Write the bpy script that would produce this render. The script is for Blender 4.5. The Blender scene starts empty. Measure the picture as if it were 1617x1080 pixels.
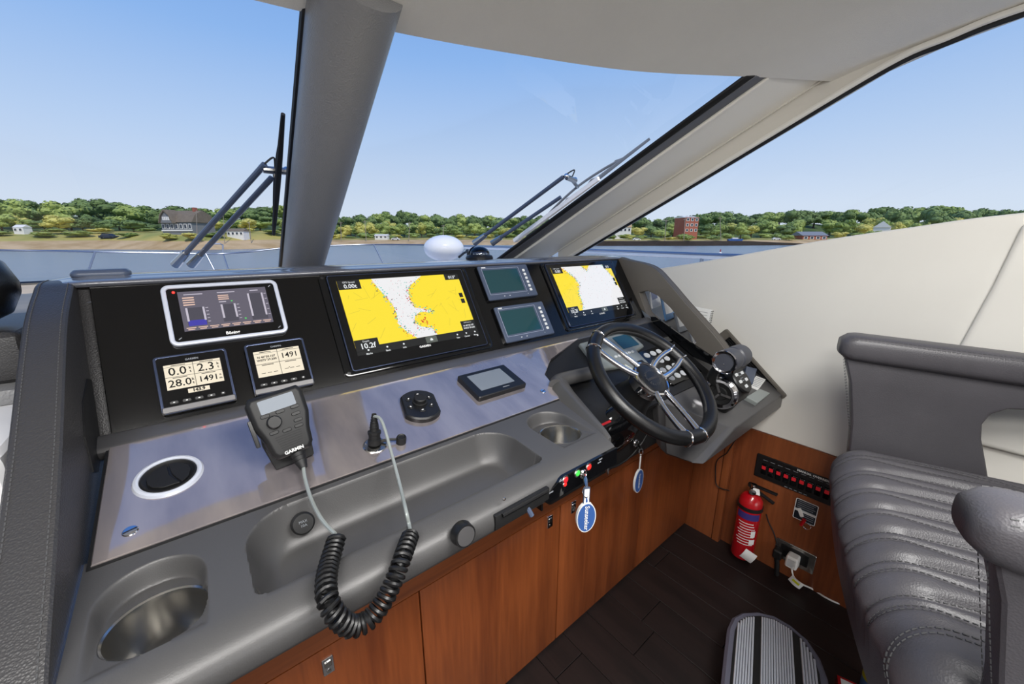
import bpy, bmesh, math, random
from mathutils import Vector, Matrix, noise
from math import sin, cos, pi, radians, sqrt, atan2, hypot

S = bpy.context.scene
C = S.collection
EYE = 1.35                       # camera height over the cabin floor; heights below are given from eye level

# ------------------------------------------------------------------ camera
FPX, HOR, YAW = 615.0, 379.0, radians(39.5)
PIT = math.atan((540 - HOR) / FPX)
cam_d = bpy.data.cameras.new('camera'); cam = bpy.data.objects.new('camera', cam_d); C.objects.link(cam)
cam_d.sensor_width = 36.0; cam_d.lens = FPX / 1617 * 36.0
cam_d.clip_start = 0.02; cam_d.clip_end = 3000
cam.location = (0, 0, EYE); cam.rotation_euler = (pi / 2 - PIT, 0, -YAW)
S.camera = cam

# ------------------------------------------------------------------ world, sun, exposure
def srgb(r, g, b):
    f = lambda c: (c / 255 / 12.92) if c / 255 <= 0.04045 else ((c / 255 + 0.055) / 1.055) ** 2.4
    return (f(r), f(g), f(b), 1)
W = bpy.data.worlds.new('sky'); S.world = W; W.use_nodes = True
nt = W.node_tree; nt.nodes.clear()
tc = nt.nodes.new('ShaderNodeTexCoord'); sx = nt.nodes.new('ShaderNodeSeparateXYZ')
nt.links.new(tc.outputs['Generated'], sx.inputs[0])
rp = nt.nodes.new('ShaderNodeValToRGB'); nt.links.new(sx.outputs[2], rp.inputs[0])
rp.color_ramp.elements[0].position = 0.0; rp.color_ramp.elements[0].color = srgb(218, 229, 243)
rp.color_ramp.elements[1].position = 1.0; rp.color_ramp.elements[1].color = srgb(62, 108, 186)
for p, c in ((0.07, (212, 226, 245)), (0.20, (184, 209, 243)), (0.36, (142, 183, 238)), (0.55, (102, 152, 224))):
    e = rp.color_ramp.elements.new(p); e.color = srgb(*c)
bg = nt.nodes.new('ShaderNodeBackground'); bg.inputs[1].default_value = 1.0
nt.links.new(rp.outputs[0], bg.inputs[0])
out = nt.nodes.new('ShaderNodeOutputWorld'); nt.links.new(bg.outputs[0], out.inputs[0])

sun_d = bpy.data.lights.new('sun', 'SUN'); sun_d.energy = 2.6; sun_d.angle = radians(0.6); sun_d.color = (1.0, 0.94, 0.84)
sun = bpy.data.objects.new('sun', sun_d); C.objects.link(sun)
sun.rotation_euler = (radians(42), 0, radians(-12)); sun.location = (0, -10, 20)

# fill light added at the unseen aft door to brighten the cabin
dl = bpy.data.lights.new('aft_fill', 'AREA'); dl.shape = 'RECTANGLE'; dl.size = 1.95; dl.size_y = 1.7; dl.energy = 26; dl.color = (1, .97, .93)
do = bpy.data.objects.new('aft_fill', dl); C.objects.link(do); do.location = (.1, -3.15, EYE - .42); do.rotation_euler = (radians(90), 0, 0)

S.view_settings.view_transform = 'Standard'; S.view_settings.look = 'None'
S.view_settings.exposure = 0.0; S.view_settings.gamma = 1.0; S.view_settings.use_curve_mapping = False

# ------------------------------------------------------------------ pixel -> place
_ct, _st = cos(PIT), sin(PIT)
_R = Vector((cos(YAW), -sin(YAW), 0)); _F = Vector((sin(YAW), cos(YAW), 0)); _Z = Vector((0, 0, 1))
_fw = _F * _ct - _Z * _st; _up = _F * _st + _Z * _ct
def ray(u, v): return _R * ((u - 808.5) / FPX) - _up * ((v - 540) / FPX) + _fw
def hit(p0, n, u, v):
    d = ray(u, v); n = Vector(n); return d * (n.dot(Vector(p0)) / n.dot(d))
def atz(z, u, v): return hit((0, 0, z), (0, 0, 1), u, v)
def atx(x, u, v): return hit((x, 0, 0), (1, 0, 0), u, v)
def aty(y, u, v): return hit((0, y, 0), (0, 1, 0), u, v)

# ------------------------------------------------------------------ materials
MATS = {}
def M_(name): return MATS[name]
def mat(name, col, rough=0.5, metal=0.0, spec=0.5, bump=0, bscale=200, var=0, vscale=5, vcol=None, coat=0, ior=None,
        emit=None, estr=1.0, stretch=(1, 1, 1), detail=4, btype='noise', sheen=0, rot=None, tint=None):
    m = bpy.data.materials.new(name); m.use_nodes = True; n = m.node_tree.nodes; l = m.node_tree.links
    b = n['Principled BSDF']
    c = srgb(*col) if max(col) > 1 else (*col, 1)
    b.inputs['Base Color'].default_value = c; b.inputs['Roughness'].default_value = rough
    b.inputs['Metallic'].default_value = metal; b.inputs['Specular IOR Level'].default_value = spec
    if tint: b.inputs['Specular Tint'].default_value = (*tint, 1)
    if ior: b.inputs['IOR'].default_value = ior
    if coat: b.inputs['Coat Weight'].default_value = coat; b.inputs['Coat Roughness'].default_value = 0.05
    if sheen: b.inputs['Sheen Weight'].default_value = sheen
    if var or bump:
        t = n.new('ShaderNodeTexCoord'); mp = n.new('ShaderNodeMapping'); mp.inputs['Scale'].default_value = stretch
        if rot: mp.inputs['Rotation'].default_value = rot
        l.new(t.outputs['Object'], mp.inputs[0])
    if var:
        nz = n.new('ShaderNodeTexNoise'); nz.inputs['Scale'].default_value = vscale; nz.inputs['Detail'].default_value = detail
        nz.inputs['Roughness'].default_value = 0.6
        l.new(mp.outputs[0], nz.inputs[0])
        mx = n.new('ShaderNodeMix'); mx.data_type = 'RGBA'
        c2 = (srgb(*vcol) if vcol else tuple(x * (1 - var) for x in c[:3]) + (1,))
        mx.inputs[6].default_value = c; mx.inputs[7].default_value = c2
        cr = n.new('ShaderNodeMapRange'); cr.inputs[1].default_value = 0.35; cr.inputs[2].default_value = 0.65
        l.new(nz.outputs[0], cr.inputs[0]); l.new(cr.outputs[0], mx.inputs[0]); l.new(mx.outputs[2], b.inputs['Base Color'])
    if bump:
        bp = n.new('ShaderNodeBump'); bp.inputs['Strength'].default_value = bump; bp.inputs['Distance'].default_value = 0.002
        if btype == 'vor':
            vz = n.new('ShaderNodeTexVoronoi'); vz.inputs['Scale'].default_value = bscale
            l.new(mp.outputs[0], vz.inputs[0]); l.new(vz.outputs[0], bp.inputs['Height'])
        else:
            vz = n.new('ShaderNodeTexNoise'); vz.inputs['Scale'].default_value = bscale; vz.inputs['Detail'].default_value = 2
            l.new(mp.outputs[0], vz.inputs[0]); l.new(vz.outputs[0], bp.inputs['Height'])
        l.new(bp.outputs[0], b.inputs['Normal'])
    if emit:
        b.inputs['Emission Color'].default_value = srgb(*emit); b.inputs['Emission Strength'].default_value = estr
    MATS[name] = m
    return m

def wood(name, c1, c2, axis, scale=6, rough=0.35, coat=0.3, fine=60):
    m = bpy.data.materials.new(name); m.use_nodes = True; n = m.node_tree.nodes; l = m.node_tree.links; b = n['Principled BSDF']
    t = n.new('ShaderNodeTexCoord'); mp = n.new('ShaderNodeMapping')
    sc = [1, 1, 1]; sc[axis] = 0.06; mp.inputs['Scale'].default_value = sc
    l.new(t.outputs['Object'], mp.inputs[0])
    a = n.new('ShaderNodeTexNoise'); a.inputs['Scale'].default_value = scale; a.inputs['Detail'].default_value = 6; a.inputs['Distortion'].default_value = 0.6
    f = n.new('ShaderNodeTexNoise'); f.inputs['Scale'].default_value = fine; f.inputs['Detail'].default_value = 3
    l.new(mp.outputs[0], a.inputs[0]); l.new(mp.outputs[0], f.inputs[0])
    ad = n.new('ShaderNodeMath'); ad.operation = 'ADD'
    m1 = n.new('ShaderNodeMath'); m1.operation = 'MULTIPLY'; m1.inputs[1].default_value = 0.6; l.new(a.outputs[0], m1.inputs[0])
    m2 = n.new('ShaderNodeMath'); m2.operation = 'MULTIPLY'; m2.inputs[1].default_value = 0.4; l.new(f.outputs[0], m2.inputs[0])
    l.new(m1.outputs[0], ad.inputs[0]); l.new(m2.outputs[0], ad.inputs[1])
    cr = n.new('ShaderNodeValToRGB'); cr.color_ramp.elements[0].position = 0.33; cr.color_ramp.elements[0].color = srgb(*c2)
    cr.color_ramp.elements[1].position = 0.67; cr.color_ramp.elements[1].color = srgb(*c1)
    l.new(ad.outputs[0], cr.inputs[0]); l.new(cr.outputs[0], b.inputs['Base Color'])
    bp = n.new('ShaderNodeBump'); bp.inputs['Strength'].default_value = 0.08; bp.inputs['Distance'].default_value = 0.001
    l.new(f.outputs[0], bp.inputs['Height']); l.new(bp.outputs[0], b.inputs['Normal'])
    b.inputs['Roughness'].default_value = rough; b.inputs['Coat Weight'].default_value = coat; b.inputs['Coat Roughness'].default_value = 0.15
    MATS[name] = m

def glass(name, tint=(0.97, 0.99, 0.99), refl=1.0, rough=0.0):
    m = bpy.data.materials.new(name); m.use_nodes = True; n = m.node_tree.nodes; l = m.node_tree.links; n.clear()
    o = n.new('ShaderNodeOutputMaterial'); t = n.new('ShaderNodeBsdfTransparent'); t.inputs[0].default_value = (*tint, 1)
    g = n.new('ShaderNodeBsdfGlossy'); g.inputs['Roughness'].default_value = rough
    fr = n.new('ShaderNodeFresnel'); fr.inputs[0].default_value = 1.45
    mu = n.new('ShaderNodeMath'); mu.operation = 'MULTIPLY'; mu.inputs[1].default_value = refl; l.new(fr.outputs[0], mu.inputs[0])
    x = n.new('ShaderNodeMixShader'); l.new(mu.outputs[0], x.inputs[0]); l.new(t.outputs[0], x.inputs[1]); l.new(g.outputs[0], x.inputs[2])
    l.new(x.outputs[0], o.inputs[0]); MATS[name] = m

mat('panel_black', (9, 9, 10), rough=0.12, spec=0.5, bump=0.02, bscale=900)
mat('bezel_black', (10, 11, 13), rough=0.08, spec=0.55)
mat('black_plastic', (17, 17, 18), rough=0.4)
mat('black_rubber', (14, 14, 15), rough=0.55)
mat('matt_black', (8, 8, 9), rough=0.65)
mat('console_grey', (82, 81, 81), rough=0.44, metal=0.35, bump=0.12, bscale=700)
mat('trim_grey', (96, 95, 96), rough=0.35, metal=0.5)
mat('dash_leather', (92, 94, 102), rough=0.22, spec=1.0, coat=0.6, bump=0.08, bscale=420, btype='vor')
mat('leather_dark', (52, 51, 52), rough=0.42, bump=0.25, bscale=420, btype='vor')
mat('grip_grey', (66, 68, 76), rough=0.4)
mat('leather_seat', (78, 76, 80), rough=0.43, bump=0.14, bscale=380, btype='vor', var=0.15, vscale=6, spec=0.6)
mat('leather_brown', (92, 87, 80), rough=0.5, bump=0.2, bscale=420, btype='vor')
mat('leather_black', (16, 16, 17), rough=0.33, bump=0.12, bscale=500, btype='vor')
mat('thread', (150, 148, 146), rough=0.7)
mat('thread_dark', (78, 78, 79), rough=0.8)
mat('chrome', (225, 225, 228), rough=0.07, metal=1.0)
mat('steel', (190, 188, 184), rough=0.22, metal=1.0)
mat('silver_frame', (206, 211, 224), rough=0.3, metal=0.3)
mat('blue_edge', (62, 72, 98), rough=0.2, metal=0.6)
mat('slate_bezel', (70, 80, 100), rough=0.35)
mat('white_wall', (226, 223, 215), rough=0.75, var=0.03, vscale=3)
mat('headliner', (240, 236, 227), rough=0.85, bump=0.3, bscale=600, var=0.04, vscale=4, btype='vor')
mat('cream', (240, 236, 226), rough=0.6, bump=0.1, bscale=300)
mat('cream_shade', (224, 219, 208), rough=0.6, bump=0.1, bscale=300)
mat('pillar_leather', (132, 132, 133), rough=0.36, bump=0.35, bscale=300, btype='vor')
mat('seal_black', (15, 15, 16), rough=0.5)
mat('seal_grey', (92, 93, 98), rough=0.4)
mat('gel_white', (238, 238, 240), rough=0.18)
mat('beige_deck', (214, 194, 164), rough=0.6, var=0.2, vscale=10)
mat('white_paper', (235, 235, 232), rough=0.7)
mat('white_plastic', (238, 236, 230), rough=0.4)
mat('red_paint', (170, 16, 26), rough=0.25, coat=0.4)
mat('print_white', (222, 222, 220), rough=0.6)
mat('print_grey', (130, 134, 140), rough=0.6)
mat('print_blue', (52, 40, 110), rough=0.6)
mat('key_blue', (52, 88, 150), rough=0.3, coat=0.3)
mat('red_switch', (190, 30, 40), rough=0.4, emit=(190, 26, 36), estr=0.12)
mat('red_lamp', (230, 40, 36), rough=0.3, emit=(240, 40, 34), estr=0.4)
mat('green_lamp', (60, 190, 70), rough=0.3, emit=(60, 200, 70), estr=0.3)
mat('navy_plate', (24, 32, 42), rough=0.4)
mat('brass', (190, 150, 90), rough=0.3, metal=1.0)
mat('alu', (208, 213, 224), rough=0.3, metal=0.6)
mat('foot_frame', (88, 88, 102), rough=0.45, bump=0.1, bscale=300)
mat('yellow_label', (206, 206, 40), rough=0.5)
mat('blue_label', (90, 140, 190), rough=0.4)
mat('teal_screen', (30, 66, 72), rough=0.06, spec=0.6)
mat('grey_screen', (112, 118, 124), rough=0.12)
mat('silver_grey', (142, 148, 146), rough=0.35, metal=0.2)
mat('key_white', (214, 216, 216), rough=0.5)
wood('cherry', (146, 78, 38), (104, 50, 22), 2, scale=9, rough=0.38, coat=0.25, fine=90)
wood('cherry_h', (150, 84, 44), (110, 56, 28), 0, scale=9, rough=0.38, coat=0.25, fine=90)
wood('cherry_y', (140, 78, 42), (100, 50, 26), 2, scale=7, rough=0.38, coat=0.25, fine=80)
wood('wenge', (34, 23, 22), (15, 10, 10), 0, scale=16, rough=0.5, coat=0.0, fine=120)
glass('window_glass', (0.985, 0.99, 0.992), 0.22)
glass('windscreen_glass', (0.985, 0.99, 0.992), 0.05)
glass('dome_glass', (0.75, 0.82, 0.9), 1.5)

# lacquered facia: grey base and streaks paint in the sky's reflection, faintly rippled
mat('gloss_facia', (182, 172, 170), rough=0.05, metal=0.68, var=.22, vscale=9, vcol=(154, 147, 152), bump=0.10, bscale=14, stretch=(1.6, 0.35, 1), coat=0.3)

# emissive screen pictures
def emis(name, col, s=1.0):
    m = bpy.data.materials.new(name); m.use_nodes = True; b = m.node_tree.nodes['Principled BSDF']
    b.inputs['Base Color'].default_value = (0.01, 0.01, 0.01, 1); b.inputs['Roughness'].default_value = 0.1
    b.inputs['Emission Color'].default_value = srgb(*col); b.inputs['Emission Strength'].default_value = s
    MATS[name] = m
    return m
emis('scr_yellow', (252, 226, 52)); emis('scr_water', (238, 238, 240)); emis('scr_box', (22, 24, 26)); emis('scr_text', (235, 238, 240))
emis('scr_cream', (248, 236, 212)); emis('scr_ink', (20, 18, 16), 0.6); emis('scr_teal', (70, 200, 180)); emis('scr_red', (206, 34, 34)); emis('scr_pink', (246, 196, 200))
emis('scr_grey', (98, 94, 108)); emis('scr_bar', (196, 190, 204)); emis('scr_blue', (64, 60, 168)); emis('scr_peach', (232, 196, 178)); emis('scr_led', (255, 50, 40), 2.5)
emis('scr_line', (196, 176, 60)); emis('scr_tank', (74, 72, 84)); emis('scr_lcd', (196, 204, 214), 0.8); emis('scr_home', (92, 98, 92)); emis('scr_pale', (236, 236, 200)); emis('scr_green', (90, 210, 110))

# ------------------------------------------------------------------ mesh building
I4 = Matrix.Identity(4)
def frame(o, ex, ey, ez=None):
    ex = Vector(ex).normalized(); ey = Vector(ey).normalized(); ez = Vector(ez) if ez else ex.cross(ey)
    ez = ez.normalized(); o = Vector(o)
    return Matrix(((ex.x, ey.x, ez.x, o.x), (ex.y, ey.y, ez.y, o.y), (ex.z, ey.z, ez.z, o.z), (0, 0, 0, 1)))
def T(x, y, z): return Matrix.Translation((x, y, z))
def RZ(a): return Matrix.Rotation(a, 4, 'Z')
def RX(a): return Matrix.Rotation(a, 4, 'X')
def RY(a): return Matrix.Rotation(a, 4, 'Y')

def rrect(cx, cy, w, h, r, n=5):
    r = min(r, w / 2 - 1e-6, h / 2 - 1e-6); p = []
    for sx_, sy_, a0 in ((1, 1, 0), (-1, 1, pi / 2), (-1, -1, pi), (1, -1, 1.5 * pi)):
        for i in range(n + 1):
            a = a0 + pi / 2 * i / n
            p.append((cx + sx_ * (w / 2 - r) + r * cos(a), cy + sy_ * (h / 2 - r) + r * sin(a)))
    return p
def ell(cx, cy, rx, ry, n=24): return [(cx + rx * cos(2 * pi * i / n), cy + ry * sin(2 * pi * i / n)) for i in range(n)]

class MB:
    def __init__(s, M=I4): s.v = []; s.f = []; s.M = M
    def add(s, vs, fs, M=None):
        o = len(s.v); K = s.M @ M if M is not None else s.M
        s.v += [K @ Vector(p) for p in vs]; s.f += [tuple(o + i for i in q) for q in fs]; return s
    def box(s, x0, x1, y0, y1, z0, z1, M=None):
        v = [(x, y, z) for z in (z0, z1) for y in (y0, y1) for x in (x0, x1)]
        return s.add(v, [(0, 2, 3, 1), (4, 5, 7, 6), (0, 1, 5, 4), (2, 6, 7, 3), (0, 4, 6, 2), (1, 3, 7, 5)], M)
    def prism(s, pts, z0, z1, ch=0, M=None):
        n = len(pts); cx = sum(p[0] for p in pts) / n; cy = sum(p[1] for p in pts) / n
        ar = sum(pts[i][0] * pts[(i + 1) % n][1] - pts[(i + 1) % n][0] * pts[i][1] for i in range(n))
        if ar < 0: pts = pts[::-1]
        lay = [(pts, z0)]
        if ch:
            ins = inset(pts, ch); lay += [(pts, z1 - ch), (ins, z1)]
        else: lay += [(pts, z1)]
        v = [(p[0], p[1], z) for P, z in lay for p in P]; f = []
        for k in range(len(lay) - 1):
            for i in range(n):
                j = (i + 1) % n; f.append((k * n + i, k * n + j, (k + 1) * n + j, (k + 1) * n + i))
        f.append(tuple(range(n - 1, -1, -1))); f.append(tuple((len(lay) - 1) * n + i for i in range(n)))
        return s.add(v, f, M)
    def ring(s, outer, inner, z0, z1, M=None):      # frame between two outlines of equal length
        n = len(outer); v = [(p[0], p[1], z) for z in (z0, z1) for P in (outer, inner) for p in P]; f = []
        for i in range(n):
            j = (i + 1) % n
            f += [(2 * n + i, 2 * n + j, 3 * n + j, 3 * n + i), (i, j, 2 * n + j, 2 * n + i), (n + j, n + i, 3 * n + i, 3 * n + j), (j, i, n + i, n + j)]
        return s.add(v, f, M)
    def lathe(s, prof, n=32, M=None, a0=0, a1=2 * pi, ring=False):
        if ring: prof = list(prof) + [prof[0]]
        full = abs(a1 - a0 - 2 * pi) < 1e-6; m = n if full else n + 1; v = []; f = []
        for r, z in prof:
            for i in range(m):
                a = a0 + (a1 - a0) * i / n; v.append((r * cos(a), r * sin(a), z))
        for k in range(len(prof) - 1):
            for i in range(n):
                j = (i + 1) % m; f.append((k * m + i, k * m + j, (k + 1) * m + j, (k + 1) * m + i))
        if full and not ring:
            if prof[0][0] > 1e-6: f.append(tuple(range(m - 1, -1, -1)))
            if prof[-1][0] > 1e-6: f.append(tuple((len(prof) - 1) * m + i for i in range(m)))
        return s.add(v, f, M)
    def cyl(s, p0, p1, r0, r1=None, n=16, M=None):
        return s.tube([p0, p1], [r0, r0 if r1 is None else r1], n, M=M)
    def tube(s, path, r, n=8, closed=False, M=None, caps=True, sx=1.0, upv=None):
        P = [Vector(p) for p in path]; k = len(P); v = []; f = []
        rs = r if isinstance(r, (list, tuple)) else [r] * k
        prev = None
        for i in range(k):
            if closed: t = P[(i + 1) % k] - P[i - 1]
            else: t = P[min(i + 1, k - 1)] - P[max(i - 1, 0)]
            if t.length < 1e-9: t = Vector((0, 0, 1))
            t.normalize()
            if prev is None:
                u = Vector(upv) if upv else (Vector((0, 0, 1)) if abs(t.z) < 0.9 else Vector((1, 0, 0)))
                u = (u - t * u.dot(t)).normalized()
            else:
                u = prev - t * prev.dot(t)
                if u.length < 1e-6: u = Vector((1, 0, 0)) - t * t.x
                u.normalize()
            prev = u; w = t.cross(u)
            for j in range(n):
                a = 2 * pi * j / n; v.append(P[i] + (u * cos(a) + w * sin(a) * sx) * rs[i])
        m = k if closed else k - 1
        for i in range(m):
            for j in range(n):
                a, b = i * n + j, i * n + (j + 1) % n; c = ((i + 1) % k) * n
                f.append((a, b, c + (j + 1) % n, c + j))
        if not closed and caps: f += [tuple(range(n - 1, -1, -1)), tuple((k - 1) * n + j for j in range(n))]
        return s.add(v, f, M)
    def grid(s, fn, nu, nv, cu=False, cv=False, M=None, flip=False):
        v = []; f = []
        for i in range(nu):
            for j in range(nv): v.append(fn(i / (nu if cu else nu - 1), j / (nv if cv else nv - 1)))
        for i in range(nu if cu else nu - 1):
            for j in range(nv if cv else nv - 1):
                a = i * nv + j; b = i * nv + (j + 1) % nv; c = ((i + 1) % nu) * nv + (j + 1) % nv; d = ((i + 1) % nu) * nv + j
                f.append((a, d, c, b) if flip else (a, b, c, d))
        return s.add(v, f, M)
    def poly(s, pts, M=None): return s.add(pts, [tuple(range(len(pts)))], M)
    def sph(s, c, r, n=16, m=10, M=None, sc=(1, 1, 1)):
        prof = [(r * sin(pi * i / m), -r * cos(pi * i / m)) for i in range(m + 1)]
        prof[0] = (0, -r); prof[-1] = (0, r)
        return s.lathe(prof, n, (M if M is not None else I4) @ T(*c) @ Matrix.Diagonal((*sc, 1)))
    def mesh(s, name, bevel=0, seg=2, smooth=True, ang=35, zoff=EYE, off=(0, 0, 0)):
        me = bpy.data.meshes.new(name)
        me.from_pydata([(p[0] - off[0], p[1] - off[1], p[2] + zoff - off[2]) for p in s.v], [], s.f)
        me.validate()
        if bevel or True:
            bm = bmesh.new(); bm.from_mesh(me); bmesh.ops.remove_doubles(bm, verts=bm.verts, dist=1e-6)
            bmesh.ops.recalc_face_normals(bm, faces=bm.faces) if s.recalc else None
            if bevel:
                ed = [e for e in bm.edges if len(e.link_faces) == 2 and e.calc_face_angle(0) > radians(30)]
                bmesh.ops.bevel(bm, geom=ed, offset=bevel, segments=seg, affect='EDGES', profile=0.6, clamp_overlap=True)
            bm.to_mesh(me); bm.free()
        if smooth:
            me.shade_smooth()
            me.set_sharp_from_angle(angle=radians(ang))
        return me
    recalc = True

def inset(pts, d):
    n = len(pts); o = []
    for i in range(n):
        a, b, c = Vector(pts[i - 1]), Vector(pts[i]), Vector(pts[(i + 1) % n])
        e1 = (b - a); e2 = (c - b)
        e1 = e1.normalized() if e1.length > 1e-9 else e2.normalized(); e2 = e2.normalized() if e2.length > 1e-9 else e1
        n1 = Vector((-e1.y, e1.x)); n2 = Vector((-e2.y, e2.x)); k = n1 + n2
        k = k / max(k.length_squared, 0.25) * 2 if k.length > 1e-6 else n1
        o.append((b.x + k.x * d, b.y + k.y * d))
    return o

def props(o, label=None, cat=None, group=None, kind=None):
    if label: o['label'] = label
    if cat: o['category'] = cat
    if group: o['group'] = group
    if kind: o['kind'] = kind
    return o
def thing(name, label, cat, loc=(0, 0, 0), group=None, kind=None):
    o = bpy.data.objects.new(name, None); C.objects.link(o); o.empty_display_size = 0.05
    o.location = (loc[0], loc[1], loc[2] + EYE); return props(o, label, cat, group, kind)
def part(name, mb, m, parent=None, label=None, cat=None, group=None, kind=None, **kw):
    if parent is None:
        xs = [p[0] for p in mb.v]; ys = [p[1] for p in mb.v]; zs = [p[2] for p in mb.v]
        off = ((min(xs) + max(xs)) / 2, (min(ys) + max(ys)) / 2, min(zs) + EYE)
        me = mb.mesh(name, off=off, **kw)
        o = bpy.data.objects.new(name, me); o.location = off
    else:
        me = mb.mesh(name, **kw); o = bpy.data.objects.new(name, me); o.parent = parent
        if parent.type == 'EMPTY': o.matrix_parent_inverse = Matrix.Translation(-parent.location)
        elif parent.parent is None: o.matrix_parent_inverse = Matrix.Translation(-parent.location)
    C.objects.link(o)
    me.materials.append(MATS[m] if isinstance(m, str) else m)
    return props(o, label, cat, group, kind)
def struct(name, mb, m, parent=None, label=None, **kw):
    return part(name, mb, m, parent, label=label, kind='structure' if parent is None else None, **kw)

def text_mb(mb, txt, size, M, align='CENTER', sx=1.0, ext=0.0, bold=0):
    cu = bpy.data.curves.new('txt', 'FONT'); cu.body = txt; cu.size = size; cu.align_x = align; cu.align_y = 'CENTER'
    cu.resolution_u = 2; cu.extrude = ext; cu.offset = bold
    ob = bpy.data.objects.new('txt', cu); C.objects.link(ob)
    me = bpy.data.meshes.new_from_object(ob)
    mb.add([(v.co.x * sx, v.co.y, v.co.z) for v in me.vertices], [tuple(p.vertices) for p in me.polygons], M)
    bpy.data.objects.remove(ob); bpy.data.curves.remove(cu); bpy.data.meshes.remove(me)
    return mb
def spline(pts, n=8):
    P = [Vector(p) for p in pts]; o = []
    for i in range(len(P) - 1):
        a = P[max(i - 1, 0)]; b = P[i]; c = P[i + 1]; d = P[min(i + 2, len(P) - 1)]
        for k in range(n):
            t = k / n; o.append(0.5 * ((2 * b) + (c - a) * t + (2 * a - 5 * b + 4 * c - d) * t * t + (3 * b - a - 3 * c + d) * t ** 3))
    o.append(P[-1]); return o
def stitches(mb, path, ln=0.004, gap=0.003, r=0.0006, off=Vector((0, 0, 0))):
    P = [Vector(p) for p in path]; acc = 0; on = True; need = ln; start = P[0]; cur = P[0]
    for i in range(len(P) - 1):
        a, b = P[i], P[i + 1]; L = (b - a).length; pos = 0
        while L - pos > need:
            pos += need; q = a + (b - a) * (pos / L)
            if on: mb.tube([start + off, (start + q) / 2 + off * 1.6, q + off], r, 4)
            start = q; on = not on; need = ln if on else gap
        need -= (L - pos)
    return mb

# ================================================================== the cabin shell
XW, XP, YB, ZF = 1.72, -1.72, -3.2, -EYE

# floor: a sub-floor and dark planks laid fore and aft
b = MB(); b.box(XP - .05, XW + .05, YB, 0.86, ZF - .06, ZF - .012)
floor = struct('floor', b, 'matt_black', label='dark stained plank floor of the wheelhouse')
pw, pl = 0.128, 1.15
pm = MB(); pm.box(-pl / 2 + .0012, pl / 2 - .0012, -pw / 2 + .0009, pw / 2 - .0009, -.0125, 0)
plank_mesh = pm.mesh('plank', bevel=.001, seg=1, zoff=0)
plank_mesh.materials.append(MATS['wenge'])
random.seed(4)
nx = int((XW - XP) / pw) + 1
for i in range(nx):
    x = XW - pw / 2 - i * pw
    y = 0.71 - random.random() * pl
    while y + pl / 2 < .74: y += pl
    while y > YB - pl / 2 + .3:
        o = bpy.data.objects.new('plank', plank_mesh); C.objects.link(o); o.parent = floor
        o.matrix_parent_inverse = Matrix.Translation(-floor.location)
        o.location = (x, y, 0); o.rotation_euler = (0, 0, pi / 2 * (1 if random.random() < .5 else -1))
        y -= pl

# starboard wall: cherry panelling below, white moulding above up to the window sill
def yz_prism(name, pts, x0, x1, m, parent=None, **kw):
    b = MB(frame((0, 0, 0), (0, 1, 0), (0, 0, 1), (1, 0, 0))); b.prism(pts, min(x0, x1), max(x0, x1)); return struct(name, b, m, parent, **kw)
SILL = [(1.95, -.30), (1.5, -.215), (1.0, -.13), (.70, -.068), (.39, 0.0), (.18, .038), (-.025, .07), (-.5, .11), (-3.2, .11)]
WTOP = [(1.514, -.073), (.971, .188), (.639, .35), (.319, .504), (.20, .535), (.075, .557), (-.3, .585), (-3.2, .59)]
for sgn, side in ((1, 'starboard'), (-1, 'port')):
    xa, xb = sgn * XW, sgn * (XW + .07)
    sl = [(y, z) for y, z in spline([(p[0], p[1], 0) for p in SILL], 4) for y, z in [(y, z)]] if False else [(q.x, q.y) for q in spline([(p[0], p[1], 0) for p in SILL], 4)]
    yz_prism('wall_' + side, [(1.95, -.767), *sl, (-3.2, -.767)], xa, xb, 'white_wall', label='smooth off-white moulded side wall below the %s window' % side, bevel=.012, seg=3)
    yz_prism('wall_%s_lower' % side, [(1.95, ZF), (1.95, -.767), (-3.2, -.767), (-3.2, ZF)], xa, xb, 'cherry_y', label='cherry wood lower panelling of the %s wall' % side)
    # window pane
    wt = [(q.x, q.y) for q in spline([(p[0], p[1], 0) for p in WTOP], 4)]
    b = MB(frame((0, 0, 0), (0, 1, 0), (0, 0, 1), (1, 0, 0)))
    pane = [(1.95, -.29), *wt, (-3.2, .12), *[(p[0], p[1]) for p in reversed(sl[1:-1])]]
    pane = wt + [(y, z) for y, z in reversed(sl)]
    b.prism(pane, sgn * (XW + .05) if sgn > 0 else -(XW + .056), (XW + .056) if sgn > 0 else -(XW + .05))
    struct('window_%d' % (1 if sgn > 0 else 2), b, 'window_glass', label='clear side window pane on the %s side' % side)

# raised moulding on the starboard wall aft of the helm
b = MB(frame((0, 0, 0), (0, 1, 0), (0, 0, 1), (1, 0, 0))); b.prism([(-.030, .045), (-.012, -.12), (.012, -.28), (.034, -.42), (.05, -.58), (-2.2, -.58), (-2.2, .085)], XW - .022, XW + .01)
part('wall_moulding', b, 'white_wall', bpy.data.objects['wall_starboard'], bevel=.016, seg=4)

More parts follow.
